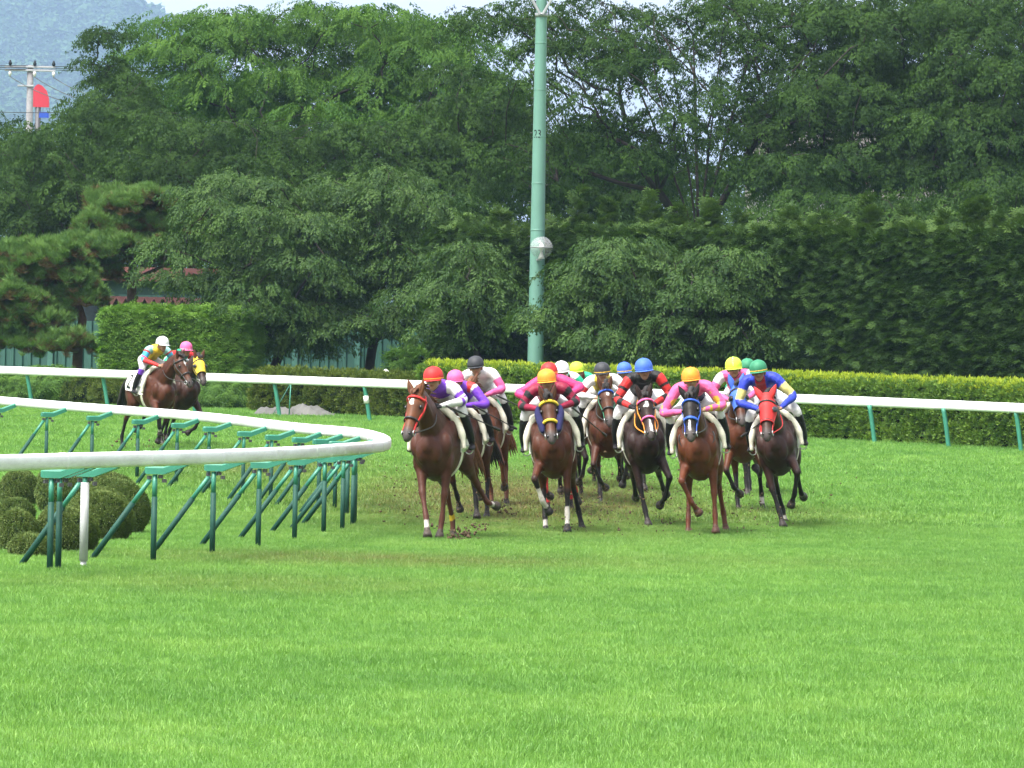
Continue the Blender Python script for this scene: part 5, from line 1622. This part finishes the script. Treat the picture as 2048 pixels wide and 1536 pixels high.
def hoops(stops):
    """stops: (t, colour) up to t along the sleeve 0..1"""
    return lambda t: np.array([CLR[next((c for e, c in stops if q <= e), stops[-1][1])] for q in t])
def rider(o, j):
    base, rz, sc = o['_fr']
    root = tag(empty('person', base, rz, sc * j.get('sc', 1.0)), j['label'], 'jockey', 'jockeys riding the race')
    root.rotation_euler.x = R(o.get('lean', 0))
    dz, dx, dy = j.get('dz', 0.0), j.get('dx', 0.0), j.get('dy', 0.0)
    ht = R(j.get('turn', 0))
    mb = MB(); segs = []; labs = []
    def L(lab, ctrl, **k):
        segs.append(loft(mb, ctrl, **k)); labs.append(lab)
    A = lambda x, y, z, a, b, w=1.0: (x + dx * w, y + dy * w, z + dz * w, a, b)
    L('torso', [A(-.27, 0, 1.73, .12, .10, .5), A(-.17, 0, 1.80, .150, .12, .6), A(.04, 0, 1.875, .15, .12, .8), A(.20, 0, 1.92, .178, .115), A(.30, 0, 1.92, .12, .085)], n=14, sub=3)
    L('neck', [A(.24, 0, 1.92, .07, .07), A(.42, 0, 2.0, .052, .055)], n=10, sub=3)
    hc = np.array([.47 + dx, dy, 2.015 + dz])
    fx = np.array([math.cos(ht), math.sin(ht), -.10]); fx /= np.linalg.norm(fx)
    sy = np.array([-math.sin(ht), math.cos(ht), 0]); uz = np.cross(fx, sy)
    HH = lambda f_, s_, u_: hc + fx * f_ + sy * s_ + uz * u_
    L('head', [(*HH(.035, 0, -.105), .038, .038), (*HH(.02, 0, -.06), .064, .072), (*HH(0, 0, 0), .076, .094), (*HH(-.01, 0, .06), .074, .092), (*HH(-.012, 0, .09), .045, .06)], up=tuple(fx), n=12, sub=3)
    L('nose', [(*HH(.085, 0, .0), .010, .012), (*HH(.105, 0, -.035), .017, .018)], up=tuple(fx), n=8, sub=2)
    el = j.get('elbow', (0.34, 0.34))
    ez = j.get('elbz', (1.74, 1.74))
    wrists = []
    for i, s in enumerate((-1, 1)):
        e = (.28 + dx * .6, s * el[i] + dy * .6, ez[i] + dz * .6)
        wx = (.60, s * .125, 1.66)
        L('arm%d' % s, [A(.22, s * .13, 1.925, .085, .085), A(.25, s * .21, 1.895, .078, .078), ((.26 + e[0]) / 2, s * (.24 + el[i]) / 2 + dy * .8, (1.87 + ez[i]) / 2 + dz * .8, .066, .066), (*e, .058, .060), ((e[0] + wx[0]) / 2, (e[1] + wx[1]) / 2, (e[2] + wx[2]) / 2, .047, .047), (*wx, .031, .034)], up=(1, 0, 0.01), n=10, sub=4)
        wrists.append(np.array(wx))
        L('hand%d' % s, [(.60, s * .125, 1.66, .028, .03), (.64, s * .115, 1.655, .036, .024), (.685, s * .105, 1.65, .036, .020)], n=8, sub=3)
    for s in (-1, 1):
        L('leg%d' % s, [A(-.21, s * .09, 1.75, .115, .115, .4), (-.02, s * .18, 1.70, .09, .095), (.13, s * .255, 1.665, .076, .08), (.25, s * .315, 1.605, .064, .068), (.17, s * .352, 1.45, .058, .064), (.09, s * .368, 1.33, .054, .060), (.0, s * .372, 1.20, .040, .044)], up=(1, 0, 0.3), n=10, sub=4)
        L('foot%d' % s, [(-.05, s * .372, 1.155, .036, .04), (.02, s * .376, 1.15, .040, .038), (.10, s * .384, 1.14, .042, .030), (.165, s * .388, 1.135, .026, .020)], up=(0, 0, 1), n=10, sub=3)
    v, f = remeshed(mb, 0.0125, 2)
    lab, tt = near(v, segs)
    cols = np.tile(np.array(CLR[j['body']]), (len(v), 1))
    for i, ln in enumerate(labs):
        w = lab == i
        if not w.any():
            continue
        if ln == 'torso':
            q = tt[w]
            c = np.tile(np.array(CLR[j['body']]), (w.sum(), 1))
            if j.get('yoke'): c[q > .62] = CLR[j['yoke']]
            if j.get('chest'):
                k = (q > .45) & (np.abs(v[w][:, 1] - dy) < .07) & (v[w][:, 2] < 1.95 + dz); c[k] = CLR[j['chest']]
            if j.get('spots'):
                p_ = v[w]; k = (np.sin(p_[:, 0] * 38) * np.sin(p_[:, 1] * 38 + 1) > .35); c[k] = CLR[j['spots']]
            if j.get('backcol'):
                c[q < .35] = CLR[j['backcol']]
            c[q < .16] = CLR[j.get('pants', 'white')]
            cols[w] = c
        elif ln.startswith('arm'):
            cols[w] = hoops(j['sleeve'])(tt[w])
            if j.get('armspots'):
                p_ = v[w]; k = (np.sin(p_[:, 0] * 30 + p_[:, 2] * 22) * np.sin(p_[:, 1] * 34 + 1) > .2) & (tt[w] > .25); cc = cols[w]; cc[k] = CLR[j['armspots']]; cols[w] = cc
        elif ln.startswith('hand'):
            cols[w] = CLR[j.get('glove', 'skin')]
        elif ln.startswith('leg'):
            cols[w] = CLR[j.get('pants', 'white')]
            k = w & (tt > .545); cols[k] = CLR['boot']
            if j.get('boottop'):
                k = w & (tt > .52) & (tt < .62); cols[k] = CLR[j['boottop']]
        elif ln.startswith('foot'):
            cols[w] = CLR['boot']
        elif ln in ('head', 'neck', 'nose'):
            cols[w] = CLR['skin']
            if ln == 'neck': cols[w & (tt < .62)] = CLR[j.get('collar', 'white')]
            if ln == 'head':
                rel = v - hc
                q = w & (rel @ uz < -.058) & (rel @ uz > -.072) & (np.abs(rel @ sy) < .028); cols[q] = (0.25, 0.09, 0.07)
                q = w & (rel @ uz > .02); cols[q] = (0.02, 0.016, 0.014)
    ex = MB(); excol = []
    for s in (-1, 1):
        hcol = np.array(CLR[j.get('glove', 'skin')])
        for q in range(4):       # four fingers curled round the rein
            r0 = .0105 - .0008 * abs(q - 1)
            k0 = np.array([.695, s * .105, 1.675 - .018 * q])
            ln_ = (.034, .038, .036, .028)[q]
            n0 = ex.n
            loft(ex, [(*(k0 - np.array([.02, 0, 0])), r0, r0), (*(k0 + np.array([.012, -s * .004, 0])), r0, r0), (*(k0 + np.array([.014, -s * ln_ * .7, -.004])), r0 * .95, r0 * .95), (*(k0 + np.array([-.012, -s * ln_, -.006])), r0 * .8, r0 * .8)], up=(0, 0, 1), n=7, sub=2)
            excol.append(np.tile(hcol, (ex.n - n0, 1)))
        n0 = ex.n
        loft(ex, [(.645, s * .105, 1.675, .013, .013), (.672, s * .082, 1.692, .012, .012), (.70, s * .075, 1.688, .009, .009)], up=(0, 0, 1), n=7, sub=2)
        excol.append(np.tile(hcol, (ex.n - n0, 1)))
        n0 = ex.n                  # ears
        loft(ex, [(*HH(-.005, .078 * s, -.045), .008, .014), (*HH(-.01, .084 * s, -.01), .010, .020), (*HH(-.012, .080 * s, .02), .006, .010)], up=tuple(sy), n=8, sub=2)
        excol.append(np.tile(np.array(CLR['skin']), (ex.n - n0, 1)))
    ev = ex.verts()
    me = bpy.data.meshes.new('body')
    me.from_pydata([tuple(p) for p in np.concatenate([v, ev])], [], f + [tuple(i + len(v) for i in q) for q in ex.f])
    me.materials.append(m_silk)
    me.polygons.foreach_set('use_smooth', [True] * len(me.polygons))
    setcol(me, np.concatenate([cols] + excol))
    link(bpy.data.objects.new('body', me), root)
    # helmet: dome shell with lip, peak, edge band, cross seam
    Mh = Matrix((Vector(fx), Vector(sy), Vector(uz))).transposed()
    hm = cm('cap_' + j['cap'], CLR[j['cap']], 0.6)
    m = MB()
    rows = [(-.030, 1.0), (-.005, 1.03), (.03, 1.0), (.062, .90), (.088, .72), (.106, .47), (.114, .22), (.1165, .03)]
    V = []; k = 26
    for h_, r_ in rows:
        for i in range(k):
            a = 2 * math.pi * i / k
            V.append(HH(-.008 + math.cos(a) * .136 * r_, math.sin(a) * .119 * r_, .040 + h_ * (1.08 if h_ > 0 else 1)))
    for h_, r_ in reversed(rows[:4]):
        for i in range(k):
            a = 2 * math.pi * i / k
            V.append(HH(-.008 + math.cos(a) * .126 * r_, math.sin(a) * .108 * r_, .040 + h_ - .004))
    nr = len(rows)
    F = [(a * k + i, a * k + (i + 1) % k, (a + 1) * k + (i + 1) % k, (a + 1) * k + i) for a in range(nr - 1) for i in range(k)]
    F.append(tuple(range((nr - 1) * k, nr * k)))
    off = nr * k
    F += [(off + a * k + i, off + a * k + (i + 1) % k, off + (a + 1) * k + (i + 1) % k, off + (a + 1) * k + i) for a in range(3) for i in range(k)]
    F += [(off + 3 * k + i, off + 3 * k + (i + 1) % k, (i + 1) % k, i) for i in range(k)]
    m.add(V, F); cap = build('helmet', m, hm, root)
    m = MB(); V = []
    for i in range(11):
        a = R(-62 + 124 * i / 10); pr = math.cos(R(-62 + 124 * i / 10)) ** .6
        for e, zz in ((.0, .0), (.042 * pr, -.012), (.042 * pr, -.017), (.0, -.008)):
            V.append(HH(-.008 + math.cos(a) * (.134 + e), math.sin(a) * (.117 + e), 0.014 + zz))
    F = [(i * 4 + q, i * 4 + (q + 1) % 4, i * 4 + 4 + (q + 1) % 4, i * 4 + 4 + q) for i in range(10) for q in range(4)]
    m.add(V, F); build('peak', m, hm, cap)
    bandc = j.get('band')
    if bandc:
        m = MB(); q = [HH(-.008 + math.cos(a) * .139, math.sin(a) * .121, .022) for a in np.linspace(0, 2 * math.pi, 25)]
        C = [[*p, .004, .008] for p in q]; loft(m, C, up=tuple(uz), n=6, sub=1, cap='flat'); build('edge_band', m, cm('band_' + bandc, CLR[bandc], .5), cap)
    if j.get('seam'):
        m = MB(); q = [HH(-.008 + math.cos(a) * .138 * 1.0, 0, .040 + math.sin(a) * .125) for a in np.linspace(.02, math.pi - .02, 20)]
        C = [[*p, .005, .003] for p in q]; loft(m, C, up=tuple(sy), n=6, sub=1, cap='flat'); build('seam', m, cm('seam_' + j['seam'], CLR[j['seam']], .5), cap)
    m = MB(); ellipsoid(m, HH(-.008, 0, .166), (.012, .012, .006), 8, 4); build('button', m, hm, cap)
    # goggles
    m = MB()
    for s in (-1, 1):
        loft(m, [(*HH(.093, .006 * s, -.006), .012, .018), (*HH(.092, .036 * s, -.006), .014, .023), (*HH(.070, .066 * s, -.004), .012, .018)], up=tuple(fx), n=8, sub=3)
    build('goggles', m, m_goggle, root)
    m = MB(); loft(m, [(*HH(.012, -.066, -.085), .004, .006), (*HH(.052, 0, -.135), .005, .006), (*HH(.012, .066, -.085), .004, .006)], up=tuple(fx), n=6, sub=4); build('chin_strap', m, m_leather, root)
    return root
def whip(o, a, b, label):
    """a, b in the horse's own frame"""
    base, rz, sc = o['_fr']
    root = tag(empty('riding_whip', base, rz, sc), label, 'whip', 'whips held by jockeys')
    a, b = np.array(a), np.array(b)
    m = MB(); tube(m, [a, a * .7 + b * .3], .013, 7); build('grip', m, m_leather, root)
    m = MB(); tube(m, [a * .7 + b * .3, a * .1 + b * .9], [.009, .007], 6); build('shaft', m, m_leather, root)
    m = MB(); t = (b - a) / np.linalg.norm(b - a); loft(m, [(*(a * .1 + b * .9), .008, .008), (*(a * .05 + b * .95), .012, .022), (*(b + t * .04), .010, .020)], up=(0, 0, 1), n=6, sub=2); build('flap', m, m_leather, root)
W_ = 'white'
FIELD = []
def run(h, j, w=None):
    horse(h); rider(h, j); FIELD.append((h, j))
    if w: whip(h, *w)

# A  leader
run(dict(label='chestnut racehorse leading at the left with a white star and a red bridle', x=868, lean=3, d=54.6, yaw=12, coat='liver', tone=1.15, face=(0.21, 0.075, 0.032), earcol=(0.22, 0.085, 0.04), points=(0.10, 0.035, 0.022), darkleg=.3, legdark=.5,
         hsplay=(.05, .24), legs=('reach', 'down', 'push', 'swing'), splay=(.15, -.09), blaze=[(.20, .33, .026, .0)], socks={'foreR': .84, 'hindL': .86}, wraps={'hindR': (.74, .80, 'yellow')}, bridle=dict(brow='red', nose='leather', cheek='red', crown='red', cheek_w=1.1), hyaw=-12, hpitch=55, padcol='tan', hair=(0.10, 0.04, 0.02), hoofcol=(.07, .055, .045), rein='leather', sc=1.0, forelock_size=.6),
    dict(label='jockey in white silks with purple hoops and a red cap leading at the left', cap='red', band='orange', body='white', yoke='purple', collar='purple', sleeve=[(.10, 'white'), (.33, 'white'), (.40, 'purple'), (.47, 'white'), (.54, 'purple'), (.60, 'white'), (.66, 'purple'), (1, 'white')], glove='boot', elbow=(.31, .33), elbz=(1.76, 1.74), turn=-8, dz=-.03, dy=.02),
    ((.64, .12, 1.67), (-.02, .62, 1.40), 'long black whip held by the leading rider in white and purple'))
# B
run(dict(label='bay racehorse in a black hood with a brown noseband behind the leader', x=924, lean=5, d=61.2, yaw=12, coat='bay', face=(0.17, 0.07, 0.035), legs=('back', 'down', 'trail', 'under'), hood='black', hood_to=.42, hood_edge='black', cup='black', blaze=[(.44, .72, .03, 0)], bridle=dict(nose='gold', nose_at=.50), hlow=.08, earout=.6, splay=(0, .05), sc=.96, hyaw=4),
    dict(label='jockey with purple sleeves and a pink cap just behind the leader', cap='pink', band='pink', body='purple', yoke='purple', collar='red', sleeve=[(.16, 'red'), (.22, 'white'), (1, 'purple')], elbow=(.30, .38), elbz=(1.78, 1.66), dz=.0, turn=6),
    ((.64, .12, 1.67), (.02, .60, 1.36), 'black whip of the jockey with purple sleeves'))
# C
run(dict(label='chestnut racehorse with a broad white blaze third from left', x=972, lean=6, d=65.2, yaw=9, coat='chestnut', face=(0.24, 0.10, 0.05), points=(0.15, 0.06, 0.035), darkleg=.4, legdark=.6, legs=('back', 'lift', 'push', 'under'), splay=(0, .16), blaze=[(.12, .45, .036, 0), (.36, .93, .026, 0)], bridle=dict(), hair=(0.14, 0.06, 0.03), sc=1.0, earout=.5),
    dict(label='jockey in white and pink with a charcoal cap behind the purple sleeved one', cap='charcoal', body='white', yoke='white', sleeve=[(.30, 'white'), (1, 'pink')], elbow=(.30, .33), elbz=(1.76, 1.70), dz=.07),
    ((.64, .12, 1.67), (.05, .62, 1.40), 'black whip of the jockey in white and pink'))
# E behind D
run(dict(label='chestnut racehorse hidden behind the maroon silks, with red leg wraps', x=1120, lean=6, d=63.2, yaw=1, coat='redbay', earcol=(.3, .11, .05), legs=('lift', 'back', 'under', 'push'), wraps={'foreR': (.45, .85, 'red'), 'foreL': (.45, .85, 'red'), 'hindR': (.5, .85, 'red'), 'hindL': (.5, .85, 'red')}, splay=(-.02, .1), hlow=-.06),
    dict(label='jockey in maroon with hot pink sleeves and a red cap behind the orange cap', cap='red', band='orange', body='maroon', yoke='hot', sleeve=[(.15, 'hot'), (1, 'hot')], elbow=(.46, .44), elbz=(1.78, 1.80), dz=.02, dy=.02))
# D
run(dict(label='bay racehorse with yellow brow and nose bands and navy cheek fleeces', x=1120, lean=6, d=57.6, yaw=1, coat='bay', tone=1.05, face=(0.125, 0.048, 0.024), hsplay=(-.02, .12), legs=('fold', 'down', 'under', 'push'), splay=(-.02, -.06), socks={'foreL': .70, 'foreR': .60, 'hindR': .82}, bridle=dict(brow='yellow', brow_w=.020, brow_t=.018, nose='yellow', nose_w=.019, nose_t=.018, nose_at=.58, cheek='leather'), fleece='navy', forelock_size=1.3, hyaw=1, hpitch=56, hlow=.03, hoofcol=(.03, .028, .028), maneside=-1),
    dict(label='jockey in maroon silks with black hooped sleeves and an orange cap', cap='orange', band='orange', body='maroon', sleeve=[(.20, 'maroon'), (.30, 'black'), (.40, 'maroon'), (.48, 'black'), (.62, 'maroon'), (.70, 'black'), (1, 'maroon')], elbow=(.35, .35), elbz=(1.72, 1.72), dz=-.01, dx=.03),
    ((.64, .12, 1.67), (-.05, .55, 1.32), 'black whip of the jockey in maroon and black hoops'))
# F
run(dict(label='dark brown racehorse mostly hidden under the white capped jockey in green', x=1146, lean=6, d=68.2, yaw=0, coat='brown', legs=('back', 'lift', 'under', 'push'), splay=(0, .02), sc=.98),
    dict(label='jockey in white and green silks with a white cap in the middle of the field', cap='white', band='grey', seam='grey', body='white', spots='green', sleeve=[(.22, 'white'), (.75, 'green'), (1, 'white')], armspots='white', elbow=(.28, .38), elbz=(1.78, 1.70), dz=.03))
# G
run(dict(label='brown racehorse far back in the middle under the small lime cap', x=1174, lean=6, d=73.2, yaw=0, coat='bay', legs=('down', 'lift', 'under', 'push'), sc=.97),
    dict(label='jockey in green with a lime cap half hidden behind the white cap', cap='lime', body='green', spots='white', sleeve=[(1, 'green')], armspots='white', dz=-.02))
# H
run(dict(label='bay racehorse with a small star and a blue browband in the middle', x=1228, lean=6, d=66.6, yaw=0, coat='bay', tone=.95, face=(0.135, 0.052, 0.026), legs=('lift', 'fold', 'under', 'swing'), splay=(.0, .06), blaze=[(.20, .30, .02, .02)], bridle=dict(brow='blue', cheek='cgreen', nose='leather'), hyaw=4, hpitch=56, hlow=.02, hoofcol=(.03, .028, .028)),
    dict(label='jockey in mustard and green with white sleeves, red armbands and charcoal cap', cap='charcoal', band='gold', body='mustard', backcol='green', collar='green', sleeve=[(.30, 'white'), (.48, 'red'), (1, 'white')], elbow=(.36, .34), elbz=(1.72, 1.72), dz=.0, turn=4))
# I
run(dict(label='brown racehorse at the back behind the blue and black riders', x=1270, lean=6, d=71.6, yaw=1, coat='brown', legs=('lift', 'down', 'push', 'under'), sc=.98),
    dict(label='jockey with a small blue cap at the back between the two riders', cap='cblue', body='gold', sleeve=[(1, 'black')], dz=-.01, band='gold'))
# J
run(dict(label='near black racehorse with a white star and pink and orange bridle', x=1310, lean=7, d=60.4, yaw=-2, coat='darkbay', tone=1.2, face=(0.045, 0.023, 0.017), legs=('down', 'lift', 'swing', 'trail'), splay=(.08, .02), hsplay=(.05, .16), blaze=[(.17, .33, .022, .0), (.26, .32, .04, -.005), (.60, .93, .014, .012)], bridle=dict(brow='pink', nose='pink', nose_at=.56, cheek='orange', crown='orange', cheek_w=1.3), rein='orange', hyaw=3, hpitch=56, forelock_size=.8, hlow=.02),
    dict(label='jockey in black with red and black hooped sleeves and a blue cap', cap='cblue', band='cblue', body='black', sleeve=[(.18, 'black'), (.30, 'red'), (.38, 'black'), (.48, 'red'), (.56, 'black'), (.68, 'red'), (.76, 'black'), (.93, 'red'), (1, 'black')], collar='black', glove='boot', elbow=(.35, .35), elbz=(1.71, 1.71), dz=.13, dy=.08))
# K
run(dict(label='chestnut racehorse with a near black face and a blue bridle', x=1414, lean=7, d=58.2, yaw=4, coat='redbay', tone=1.05, face=(0.022, 0.017, 0.016), points=(0.12, 0.037, 0.020), legdark=.6, hsplay=(-.10, .05), legs=('fold', 'down', 'under', 'push'), splay=(.02, -.04), blaze=[(.60, .86, .016, -.004)], bridle=dict(brow='blue', nose='blue', nose_at=.56, nose_w=.020, cheek='blue', crown='blue', cheek_w=1.4), hair=(0.03, .026, .026), hyaw=-6, hpitch=54, necksrap=True, hlow=-.02, forelock_size=1.0, earout=.5, hoofcol=(.10, .05, .035)),
    dict(label='jockey in pink with yellow patches on the sleeves and an orange cap', cap='orange', band='orange', body='navy', yoke='pink', sleeve=[(1, 'pink')], armspots='gold', elbow=(.41, .37), elbz=(1.64, 1.66), dz=.05, dy=-.0))
# L
run(dict(label='bay racehorse in a blue hood partly hidden behind the red hooded one', x=1496, lean=6, d=65.2, yaw=5, coat='redbay', tone=.9, legs=('lift', 'tuck', 'under', 'push'), splay=(0, .06), hood='cblue', hood_to=.6, cup='black', hyaw=8, hlow=-.02, sc=1.02, socks={'hindL': .85}),
    dict(label='jockey in pink silks and white breeches with a lime cap', cap='lime', seam='white', band='lime', body='pink', sleeve=[(.12, 'pink'), (.30, 'white'), (1, 'pink')], elbow=(.36, .34), elbz=(1.74, 1.74), dz=.09, dy=-.03))
# M
run(dict(label='dark racehorse at the back right hidden behind the pink jockey', x=1516, lean=6, d=71.2, yaw=6, coat='brown', legs=('down', 'back', 'under', 'push')),
    dict(label='jockey with a green cap peeping out between the lime and green caps', cap='cgreen', body='pink', sleeve=[(1, 'green')], dz=.05))
# N
run(dict(label='dark bay racehorse in a red hood on the right of the field', x=1572, lean=8, d=60.8, yaw=6, coat='darkbay', tone=2.0, face=(0.075, 0.034, 0.022), earcol=(.6, .03, .03), legs=('down', 'fold', 'push', 'swing'), splay=(.13, .02), hsplay=(.1, .05), hood='red', hood_to=.62, hood_edge='red', cup='charcoal', bridle=dict(cheek='red'), hyaw=-8, hpitch=56, socks={'hindR': .86}, earout=.6, forelock=False, rein='red'),
    dict(label='jockey in royal blue with yellow armbands and a green cap', cap='cgreen', band='gold', body='royal', chest='red', sleeve=[(.32, 'royal'), (.50, 'sand'), (1, 'royal')], elbow=(.36, .37), elbz=(1.70, 1.70), dz=.17, dy=-.12, turn=-2),
    ((.62, -.14, 1.64), (.25, -.62, 1.28), 'thin black whip of the jockey in royal blue'))
# far pair
run(dict(label='bay racehorse carrying number two with a white star and snip, at left', x=327, d=86.6, yaw=-29, coat='bay', tone=.95, face=(0.12, 0.045, 0.022), legs=('fold', 'back', 'push', 'swing'), blaze=[(.12, .36, .022, .006)], number='2', numside=-1, cloth_back=-.64, hyaw=18, hpitch=54, padcol='white', hlow=.0, socks={'foreR': .84}),
    dict(label='jockey in yellow and cyan with a white cap on the horse numbered two', cap='white', band='white', body='yellow', backcol='ice', sleeve=[(.20, 'ice'), (.28, 'red'), (.42, 'cyan'), (.48, 'hot'), (.62, 'cyan'), (1, 'red')], boottop='purple', elbow=(.30, .30), elbz=(1.74, 1.74), dz=.05, turn=12))
run(dict(label='dark bay racehorse in a yellow hood beyond the horse numbered two', x=374, d=88.6, yaw=-26, coat='brown', tone=1.2, legs=('back', 'lift', 'under', 'push'), hood='yellow', hood_to=.60, cup='black', hyaw=-6, hpitch=48, hood_ears=False, earcol=(.16, .06, .03), hlow=.04),
    dict(label='jockey in green and red with a pink cap beyond the white cap', cap='pink', band='grey', body='green', sleeve=[(.3, 'red'), (1, 'green')], dz=-.06))

# ---- person in the white cap beyond the rail
gp_ = G(770, 120.6)
root = tag(empty('person', gp_, R(-80), 0.88), 'person in a white cap kneeling behind the rail by the dark hedge', 'person')
mb = MB(); segs, labs = [], []
def L(lab, ctrl, **k):
    segs.append(loft(mb, ctrl, **k)); labs.append(lab)
L('torso', [(-.02, 0, .42, .15, .11), (0, 0, .6, .14, .10), (.02, 0, .82, .17, .11), (.01, 0, .94, .12, .08)], up=(1, 0, 0), n=12)
L('neck', [(.01, 0, .92, .055, .055), (.03, 0, 1.03, .05, .05)], up=(1, 0, 0), n=8)
L('head', [(.06, 0, 1.03, .04, .04), (.045, 0, 1.09, .07, .08), (.03, 0, 1.16, .075, .09), (.02, 0, 1.22, .05, .06)], up=(1, 0, 0), n=10)
for s in (-1, 1):
    L('arm', [(0, s * .15, .92, .06, .06), (.0, s * .21, .75, .05, .05), (.1, s * .2, .58, .045, .045), (.24, s * .12, .52, .035, .035)], up=(1, 0, 0.1), n=8)
    L('hand', [(.24, s * .12, .52, .03, .03), (.32, s * .09, .50, .03, .02)], n=8)
    L('leg', [(-.03, s * .08, .42, .09, .09), (.12, s * .12, .24, .08, .085), (.24, s * .14, .09, .07, .075), (.0, s * .13, .07, .06, .06), (-.22, s * .12, .07, .045, .045), (-.36, s * .12, .05, .04, .045)], up=(0, 1, 0.1), n=8)
v, f = remeshed(mb, 0.016, 2)
lab, tt = near(v, segs)
pc = dict(torso=(.10, .13, .18), neck=CLR['skin'], head=CLR['skin'], arm=(.10, .13, .18), hand=CLR['skin'], leg=(.05, .05, .06))
me = bpy.data.meshes.new('body'); me.from_pydata([tuple(p) for p in v], [], f); me.materials.append(m_silk)
me.polygons.foreach_set('use_smooth', [True] * len(f)); setcol(me, np.array([pc[labs[i]] for i in lab])); link(bpy.data.objects.new('body', me), root)
m = MB(); ellipsoid(m, (.025, 0, 1.175), (.115, .10, .10), 18, 6, lo=0, hi=90); tube(m, [(.03, 0, 1.165), (.03, 0, 1.178)], [.145, .12], 18, up=(0, 1, 0)); build('cap', m, m_white, root)

# ---- clods and dust thrown up by the hooves
m_soil = simple('dark_soil', (0.075, 0.052, 0.033), 0.95, 0.1, var=0.4, scale=30)
V, F, n0 = [], [], 0
ico = [(0, 0, 1), (.9, 0, .3), (.28, .85, .3), (-.72, .53, .3), (-.72, -.53, .3), (.28, -.85, .3), (.72, .53, -.4), (-.28, .85, -.4), (-.9, 0, -.4), (-.28, -.85, -.4), (.72, -.53, -.4), (0, 0, -1)]
icf = [(0, 1, 2), (0, 2, 3), (0, 3, 4), (0, 4, 5), (0, 5, 1), (1, 6, 2), (2, 7, 3), (3, 8, 4), (4, 9, 5), (5, 10, 1), (6, 7, 2), (7, 8, 3), (8, 9, 4), (9, 10, 5), (10, 6, 1), (11, 7, 6), (11, 8, 7), (11, 9, 8), (11, 10, 9), (11, 6, 10)]
ico = np.array(ico)
def clod(p, r):
    global n0
    V.append(np.array(p) + ico * r * rng.uniform(0.4, 1.5, (12, 1)) * rng.uniform(0.45, 1.3, 3)); F.append(np.array(icf) + n0); n0 += 12
for _ in range(2600):
    x = rng.choice([rng.normal(1050, 130), rng.normal(1180, 60), rng.normal(1330, 90), rng.normal(1500, 90), rng.normal(880, 70)])
    d = rng.uniform(56, 71)
    g = G(x, d)
    h = abs(rng.normal(0, 0.38))
    clod((g.x, g.y, g.z + h + 0.02), 0.003 + 0.014 * rng.random() ** 2.8)
for x, d, k, r, sp in ((918, 54.4, 46, .035, .10), (958, 57.5, 24, .03, .10), (1010, 62.5, 24, .03, .12), (1182, 64, 14, .02, .12), (1330, 61, 26, .018, .08), (1145, 58, 10, .02, .08), (1560, 61, 12, .016, .10), (262, 87, 12, .03, .2), (300, 86, 14, .03, .2)):
    for _ in range(k):
        g = G(x, d)
        clod((g.x + rng.normal(0, sp), g.y + rng.normal(0, sp), g.z + abs(rng.normal(0, sp * .7))), r * rng.uniform(.3, 1.0))
o = link(bpy.data.objects.new('dirt_clods', rawmesh('dirt_clods', np.concatenate(V), np.concatenate(F), [m_soil])))
tag(o, 'dark clods of soil thrown up behind the hooves', kind='stuff')
V, F, n0 = [], [], 0
tet = np.array([(0, 0, 1), (.9, 0, -.4), (-.5, .8, -.4), (-.5, -.8, -.4)])
tf_ = np.array([(0, 1, 2), (0, 2, 3), (0, 3, 1), (1, 3, 2)])
k = 9000
cx = np.concatenate([rng.normal(1030, 90, k // 3), rng.normal(1200, 70, k // 3), rng.normal(1120, 200, k // 3)])
dd = rng.uniform(60, 76, len(cx))
P_ = np.array([G(a, b) for a, b in zip(cx, dd)])
P_[:, 2] += np.abs(rng.normal(0, 0.24, len(cx)))
VV = P_[:, None, :] + tet[None] * rng.uniform(.002, .0075, (len(cx), 1, 1))
FF = (np.arange(len(cx))[:, None, None] * 4 + tf_[None]).reshape(-1, 3)
m_dust = simple('pale_dust', (0.17, 0.115, 0.065), 0.95, 0.1, var=0.2)
o = link(bpy.data.objects.new('dust', rawmesh('dust', VV.reshape(-1, 3), FF, [m_dust])))
tag(o, 'fine brown dust and crumbs hanging over the turf behind the leaders', kind='stuff')
